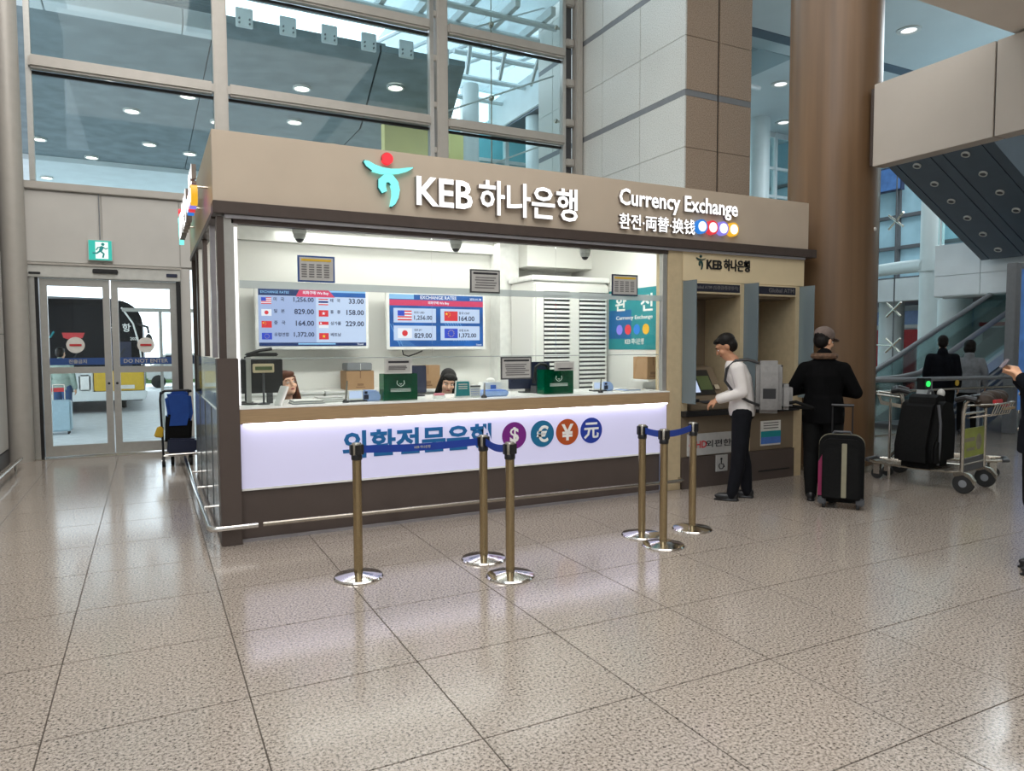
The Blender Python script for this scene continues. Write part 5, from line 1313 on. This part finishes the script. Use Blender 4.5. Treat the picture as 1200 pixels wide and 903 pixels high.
def person(label, loc, rz, P, skin='skin', top='white_shirt', legs='black_matte', shoes='black', hair='hair_black', hairstyle='short', coat=False, seated=False, fat=1., face=True, voxel=.009, hands=True, curl=.6, sleeves=True, tlab=None):
    """local frame: facing -Y, feet on z=0. P: joint dictionary"""
    t = thing('person', label, 'person', loc, rz)
    J_ = dict(pel=V(0, 0, .93), wst=V(0, .0, 1.06), chs=V(0, 0, 1.26), nck=V(0, .015, 1.43), head=V(0, -.01, 1.60), hrot=(0, 0, 0),
              shL=V(.175, .01, 1.385), elL=V(.23, .02, 1.11), wrL=V(.24, -.05, .87), shR=V(-.175, .01, 1.385), elR=V(-.23, .02, 1.11), wrR=V(-.24, -.05, .87),
              hpL=V(.09, 0, .90), knL=V(.10, -.02, .49), anL=V(.10, .02, .085), hpR=V(-.09, 0, .90), knR=V(-.10, -.02, .49), anR=V(-.10, .02, .085), toe=V(0, -1, 0),
              hdL=V(0, -.2, -1), hdR=V(0, -.2, -1), pnL=V(-1, 0, 0), pnR=V(1, 0, 0))
    J_.update(P)
    for k in 'LR': J_['sh'+k] = J_['sh'+k]-V(0, 0, .035)
    H = Euler((R(J_['hrot'][0]), R(J_['hrot'][1]), R(J_['hrot'][2]))).to_matrix()      # x: nod (positive looks up), z: turn
    c = J_['head']
    hp = lambda x, y, z: c+H @ V(x, y, z)
    def trunk(b, e=0., lo=0):
        q_ = [(J_['pel']-V(0, 0, .07), .150*fat+e, .105*fat+e), (J_['pel'], .165*fat+e, .115*fat+e), (J_['wst'], .138*fat+e, .098*fat+e), (J_['wst']*.5+J_['chs']*.5, .152*fat+e, .105*fat+e), (J_['chs'], .168*fat+e, .112*fat+e), (J_['chs']*.45+J_['nck']*.55+V(0, 0, .02), .150*fat+e, .085*fat+e), (J_['nck']-V(0, 0, .005), .065+e*.6, .060+e*.6)]
        torso(b, [(tuple(a), x, y) for a, x, y in q_[lo:]])
        for k in 'LR': capsule(b, J_['sh'+k], J_['chs']*.35+J_['nck']*.65-V(0, 0, .03), .054*fat+e, .054*fat+e)
    def arms(b, e=0., end=1.):
        for k in 'LR':
            w = J_['el'+k]+(J_['wr'+k]-J_['el'+k])*end
            chain(b, [J_['sh'+k], J_['el'+k], w], [.056*fat+e, .042*fat+e, .031+e])
    def legs_(b, e=0.):
        for k in 'LR':
            mid = J_['kn'+k]*.62+J_['an'+k]*.38+V(0, .012, 0)
            chain(b, [J_['hp'+k], J_['kn'+k], mid, J_['an'+k]-V(0, 0, .022 if e else 0)], [.088*fat+e, .058*fat+e, .056*fat+e, .040+e])
    b = MB(M[skin])                                   # the body: one continuous surface
    trunk(b); arms(b); legs_(b)
    capsule(b, J_['nck'], c+V(0, .015, -.08), .056, .053)
    b.ell(hp(0, .015, .03), .076, .096, .092, H); b.ell(hp(0, -.022, -.045), .060, .066, .075, H); b.ell(hp(0, -.058, -.088), .030, .028, .024, H)
    for s_ in (-1, 1): b.ell(hp(.072*s_, .018, -.012), .012, .020, .032, H, 8, 6); b.ell(hp(.038*s_, -.058, -.03), .026, .026, .024, H)
    capsule(b, hp(0, -.086, .012), hp(0, -.106, -.026), .011, .015, 8); b.ell(hp(0, -.072, .034), .055, .022, .018, H)
    if hands:
        for k, sd in (('L', 1), ('R', -1)): hand(b, J_['wr'+k], J_['hd'+k], J_['pn'+k], curl, sd)
    for k in 'LR': b.ell(J_['an'+k]+V(0, -.03, -.045), .030, .075, .022)
    soft('body', b, t, voxel, 3)
    if face:
        for s_ in (-1, 1):
            ey = MB(M['eye_white']); ey.ell(hp(.032*s_, -.080, .004), .0135, .008, .0065, H, 10, 6); e_ = obj('eye', ey, t)
            ir = MB(M['black']); ir.ell(hp(.032*s_, -.0865, .004), .0058, .003, .0058, H, 8, 6); obj('iris', ir, e_)
            eb = MB(M[hair]); eb.tube([hp(.014*s_, -.091, .026), hp(.032*s_, -.092, .032), hp(.054*s_, -.080, .027)], .004, 5); obj('eyebrow', eb, t)
        lp_ = MB(M['lips']); lp_.ell(hp(0, -.086, -.060), .022, .008, .0075, H, 10, 6); obj('mouth', lp_, t)
    # hair
    b = MB(M[hair])
    if hairstyle == 'short':
        b.ell(hp(0, .03, .050), .084, .100, .088, H); b.ell(hp(0, .055, .0), .078, .070, .085, H); b.ell(hp(0, -.042, .088), .066, .046, .028, H)
    elif hairstyle == 'bob':
        b.ell(hp(0, .02, .045), .096, .110, .098, H); b.ell(hp(0, .045, -.02), .098, .085, .10, H)
    else:
        b.ell(hp(0, .028, .046), .088, .104, .090, H); b.ell(hp(0, -.060, .082), .066, .044, .034, H)
        for s_ in (-1, 1): chain(b, [hp(.070*s_, -.015, .05), hp(.080*s_, .005, -.05), hp(.086*s_, .02, -.16), hp(.09*s_, .03, -.27)], [.024, .028, .034, .026])
        chain(b, [hp(0, .08, .0), hp(0, .08, -.14), hp(0, .07, -.27)], [.06, .065, .05])
    soft('hair', b, t, .008, 3)
    # clothes
    b = MB(M[top]); trunk(b, .020); arms(b, .016, .93)
    if coat:
        torso(b, [(tuple(J_['pel']-V(0, 0, coat)), .18*fat, .135*fat), (tuple(J_['pel']), .182*fat, .132*fat), (tuple(J_['wst']), .165*fat, .125*fat)])
        capsule(b, J_['nck']+V(0, .02, -.02), J_['nck']+V(0, .03, .02), .085, .080)
    soft('jacket' if coat else 'shirt', b, t, .012, 4, tlab)
    b = MB(M[legs]); torso(b, [(tuple(J_['pel']-V(0, 0, .09)), .160*fat, .118*fat), (tuple(J_['pel']), .176*fat, .128*fat), (tuple(J_['pel']+V(0, 0, .10)), .162*fat, .118*fat)])
    legs_(b, .016); soft('trousers', b, t, .012, 4)
    for k in 'LR':
        b = MB(M[shoes]); a = J_['an'+k]; d = J_.get('toe'+k, J_['toe']).normalized()
        ang = math.atan2(d.x, -d.y); Mz = Matrix.Rotation(ang, 3, 'Z')
        b.prism([(-.040, -.03), (-.035, -.10), (-.0, -.205+.02), (.035, -.10), (.040, -.03), (.038, .05), (0, .075), (-.038, .05)], 0, .018, 'z', Matrix.Translation(V(a.x, a.y, 0)) @ Mz.to_4x4())
        b.ell(V(a.x, a.y, .045)+Mz @ V(0, -.07, 0), .042, .105, .036, Mz); b.ell(V(a.x, a.y, .055)+Mz @ V(0, .015, 0), .046, .058, .052, Mz)
        soft('shoe', b, t, .008, 2)
    return t, J_, hp, H
# man at the left cash machine, profile to the left, grey backpack
p, J_, hp, H = person('man in white long sleeved shirt and dark trousers with grey backpack using the cash machine', (5.37, 5.37, 0), R(226),
    dict(pel=V(0, .0, .93), wst=V(0, .0, 1.06), chs=V(0, -.045, 1.26), nck=V(0, -.09, 1.425), head=V(0, -.17, 1.56), hrot=(30, 0, 0),
         shL=V(.175, -.05, 1.375), elL=V(.20, .0, 1.11), wrL=V(.16, -.23, 1.03), shR=V(-.175, -.05, 1.375), elR=V(-.20, -.02, 1.10), wrR=V(-.13, -.24, 1.02),
         knL=V(.10, -.03, .49), anL=V(.10, -.09, .085), anR=V(-.10, .06, .085), knR=V(-.10, -.0, .49),
         hdL=V(-.15, -.8, -.45), hdR=V(.15, -.8, -.45), pnL=V(-.3, -.1, -1), pnR=V(.3, -.1, -1)), skin='skin_dark', top='white_shirt', legs='navy_black', hairstyle='short')
bp_ = MB(M['backpack'])
bp_.prism([(-.13, -.02), (.13, -.02), (.16, .1), (.15, .30), (.11, .42), (-.11, .42), (-.15, .30), (-.16, .1)], .085, .24)
bk = thing('backpack', 'large grey backpack with black straps on the man in the white shirt', 'backpack', (5.37, 5.37, 0), R(226))
part('main_compartment', lambda b: b.prism([(-.15, .90), (.15, .90), (.185, 1.0), (.175, 1.28), (.12, 1.42), (-.12, 1.42), (-.175, 1.28), (-.185, 1.0)], .125, .37), 'backpack', bk, .04)
part('front_pocket', lambda b: b.prism([(-.14, .94), (.14, .94), (.15, 1.10), (.12, 1.19), (-.12, 1.19), (-.15, 1.10)], .35, .47), 'backpack', bk, .035)
part('flap_strap', lambda b: (b.box(-.10, -.075, .36, .375, 1.15, 1.38), b.box(.075, .10, .36, .375, 1.15, 1.38)), 'black', bk)
for q0, q1 in ((-.185, -.155), (.155, .185)): part('side_pocket', lambda b: b.box(q0, q1, .18, .32, 1.04, 1.16), 'black', bk, .01)
for s_ in (-1, 1):
    part('shoulder_strap', lambda b: b.tube([(.10*s_, .15, 1.40), (.115*s_, .05, 1.43), (.125*s_, -.07, 1.425), (.13*s_, -.155, 1.34), (.145*s_, -.17, 1.22), (.185*s_, -.08, 1.10), (.185*s_, .06, 1.02), (.155*s_, .16, .98)], .014, 8), 'black', bk)
part('loop_strap', lambda b: b.tube([(.1, .40, 1.0), (.12, .50, 1.02), (.10, .66, .96), (.02, .68, .95), (-.02, .5, .96), (-.05, .40, .98)], .018, 6), 'black_matte', bk)

# man with cap seen from behind
p, J_, hp, H = person('man in black jacket and grey cap seen from behind next to the wood column', (6.05, 4.95, 0), R(180-49),
    dict(head=V(.0, -.02, 1.615), nck=V(0, .0, 1.45), chs=V(0, .0, 1.27), hrot=(10, 0, -35),
         shL=V(.175, .01, 1.365), elL=V(.30, -.02, 1.11), wrL=V(.13, -.24, 1.12), shR=V(-.175, .01, 1.365), elR=V(-.30, -.02, 1.10), wrR=V(-.12, -.24, 1.10),
         hdL=V(-.8, -.4, 0), hdR=V(.8, -.4, 0), pnL=V(0, 1, -.2), pnR=V(0, 1, -.2)), top='black_cloth', legs='black_matte', coat=.14, fat=1.1)
part('cap', lambda b: (b.ell(hp(0, .015, .066), .094, .112, .082, H, 18, 10)), 'cap_grey', p)
part('cap_brim', lambda b: b.prism([(-.075, -.07), (.075, -.07), (.07, -.14), (.035, -.175), (-.035, -.175), (-.07, -.14)], .045, .055, 'z', Matrix.Translation(hp(0, 0, 0)) @ H.to_4x4() @ Matrix.Rotation(R(8), 4, 'X')), 'cap_grey', p, .003)
part('scarf', lambda b: (b.tube([(.10*cos(a)*1.0, .01+.095*sin(a), 1.465) for a in [R(k*30) for k in range(13)]], .03, 8)), 'scarf', p)

# person with phone at the right edge
p, J_, hp, H = person('person in dark coat holding up a phone at the right edge of the picture', (5.424, 2.646, 0), R(214),
    dict(head=V(0, .0, 1.58), hrot=(14, 0, 0), shL=V(.18, -.01, 1.385), elL=V(.25, .06, 1.13), wrL=V(.10, -.16, 1.36), shR=V(-.18, -.01, 1.385), elR=V(-.25, .05, 1.12), wrR=V(-.06, -.155, 1.34),
         hdL=V(-.5, -.3, .6), hdR=V(.5, -.3, .6), pnL=V(-.6, -.5, -.2), pnR=V(.6, -.5, -.2), knL=V(.10, .0, .49), anL=V(.10, .05, .085), anR=V(-.10, .06, .085)), top='navy_coat', legs='black_matte', coat=.10, curl=1.0, fat=1.15)
ph = thing('phone', 'grey smartphone held in both hands by the person at the right edge', 'phone', (5.424, 2.646, 0), R(214))
part('case', lambda b: b.box(-.075, .075, -.005, .005, -.038, .038, Matrix.Translation((.02, -.245, 1.445)) @ Matrix.Rotation(R(-35), 4, 'X')), 'phone_case', ph, .006)
part('screen', lambda b: b.box(-.07, .07, .005, .007, -.034, .034, Matrix.Translation((.02, -.245, 1.445)) @ Matrix.Rotation(R(-35), 4, 'X')), 'navy_dark', ph)
for z in (1.0, 1.12, 1.24): part('coat_button', lambda b: b.ell((.07, -.158, z), .012, .006, .012), 'steel', p)

# two people beyond the barrier, backs turned
person('person with short black hair in dark jacket standing with back turned before the escalator', (11.9, 7.38, 0), R(180-58), dict(), top='navy_coat', coat=.1, legs='black_matte', face=False, voxel=.014, fat=1.08)
person('person with black bobbed hair in grey coat standing with back turned before the escalator', (12.78, 7.45, 0), R(180-62), dict(head=V(0, -.01, 1.52), nck=V(0, .015, 1.36), chs=V(0, 0, 1.2), shL=V(.17, .01, 1.31), shR=V(-.17, .01, 1.31)), top='grey_coat', coat=.2, legs='black_matte', hairstyle='bob', face=False, voxel=.014)
# traveller outside
person('traveller in pale green coat and jeans standing outside behind the left door leaf', (-1.62, 17.4, -.15), R(160), dict(), top='green_coat', coat=.08, legs='jeans', face=False, voxel=.016)
oc = thing('suitcase', 'pale blue upright suitcase outside beside the traveller in jeans', 'suitcase', (-1.62, 16.7, -.15))
part('shell', lambda b: b.prism(rounded(-.22, .22, .06, .68, .06), -.14, .14), 'blue_grey', oc, .03)
part('pull_rod', lambda b: (b.tube([(-.1, .1, .66), (-.1, .1, .98)], .01), b.tube([(.1, .1, .66), (.1, .1, .98)], .01), b.tube([(-.1, .1, .98), (.1, .1, .98)], .014)), 'steel', oc)
part('red_label', lambda b: b.box(-.15, .1, .10, .13, .84, .92), 'red', oc)
for x in (-.16, .16):
    for y in (-.1, .1): part('wheel', lambda b: b.cyl((x-.015, y, .03), (x+.015, y, .03), .03, n=12), 'rubber', oc)

# tellers (seated: the frame is lowered onto office chairs)
def seatedpose(hd, hr, lean=0.):
    dz = -.40
    return dict(pel=V(0, 0, .53), wst=V(0, -.01, .66), chs=V(0, -.04-lean, .86), nck=V(0, -.05-lean, 1.035), head=hd, hrot=hr,
        shL=V(.165, -.05-lean, .985), elL=V(.22, -.12-lean, .74), wrL=V(.14, -.36, .76), shR=V(-.165, -.05-lean, .985), elR=V(-.22, -.12-lean, .74), wrR=V(-.14, -.36, .76),
        hpL=V(.09, -.02, .50), knL=V(.11, -.42, .50), anL=V(.11, -.36, .085), hpR=V(-.09, -.02, .50), knR=V(-.11, -.42, .50), anR=V(-.11, -.36, .085),
        hdL=V(-.2, -1, 0), hdR=V(.2, -1, 0), pnL=V(0, 0, -1), pnR=V(0, 0, -1))
person('teller with long brown hair looking up to the side behind the left monitor', (1.17, 7.12, .0), R(0), seatedpose(V(.0, -.10, 1.225), (-10, -8, 20)), top='black_cloth', hair='hair_brown', hairstyle='long', voxel=.007, skin='skin_fair')
person('teller with straight black hair looking down between cardboard box and teal sign', (2.80, 7.12, .0), R(0), seatedpose(V(.0, -.15, 1.205), (24, 6, -12), .03), top='navy_dark', hair='hair_black', hairstyle='long', voxel=.007, skin='skin_fair')
for x, lab in ((1.17, 'office chair under the teller with long brown hair'), (2.80, 'office chair under the teller with straight black hair')):
    c = thing('office_chair', lab, 'chair', (x, 7.14, 0.02))
    part('seat', lambda b: b.box(-.23, .23, -.24, .2, .36, .42), 'grey_dark', c, .02)
    part('backrest', lambda b: b.box(-.2, .2, .17, .22, .48, .92), 'white_gloss' if x < 2 else 'grey_dark', c, .02)
    part('back_arm', lambda b: b.box(-.03, .03, .19, .23, .38, .52), 'black', c)
    part('gas_lift', lambda b: b.cyl((0, 0, .06), (0, 0, .36), .025), 'black', c)
    for k in range(5): part('foot', lambda b: b.tube([(0, 0, .07), (.26*cos(k*1.2566), .26*sin(k*1.2566), .04)], .02, 6), 'black', c)
    for k in range(5): part('caster', lambda b: b.ell((.26*cos(k*1.2566), .26*sin(k*1.2566), .025), .025, .025, .025, nu=8, nv=6), 'rubber', c)

# ---- repeats carry one phrase per kind
GR = {'notice': 'printed notices on the booth', 'dome_camera': 'dome cameras in the booth', 'card_terminal': 'card terminals on the counter', 'suggestion_box': 'green acrylic boxes on the counter',
      'cardboard_box': 'cardboard boxes in the booth', 'back_cabinet': 'low cabinets along the back of the booth', 'television': 'exchange rate screens', 'cash_machine': 'cash machines in the bays',
      'office_chair': 'chairs of the tellers', 'counter_pen': 'pens standing on the counter', 'document_tray': 'paper piles on the counter', 'monitor': 'monitors on the counter', 'outer_column': 'outdoor columns',
      'white_column': 'white columns of the far hall', 'information_screen': 'blue hanging screens'}
for o in S.objects:
    if o.parent is None and not o.get('kind') and not o.get('group'):
        g = GR.get(o.name.split('.')[0])
        if g: o['group'] = g
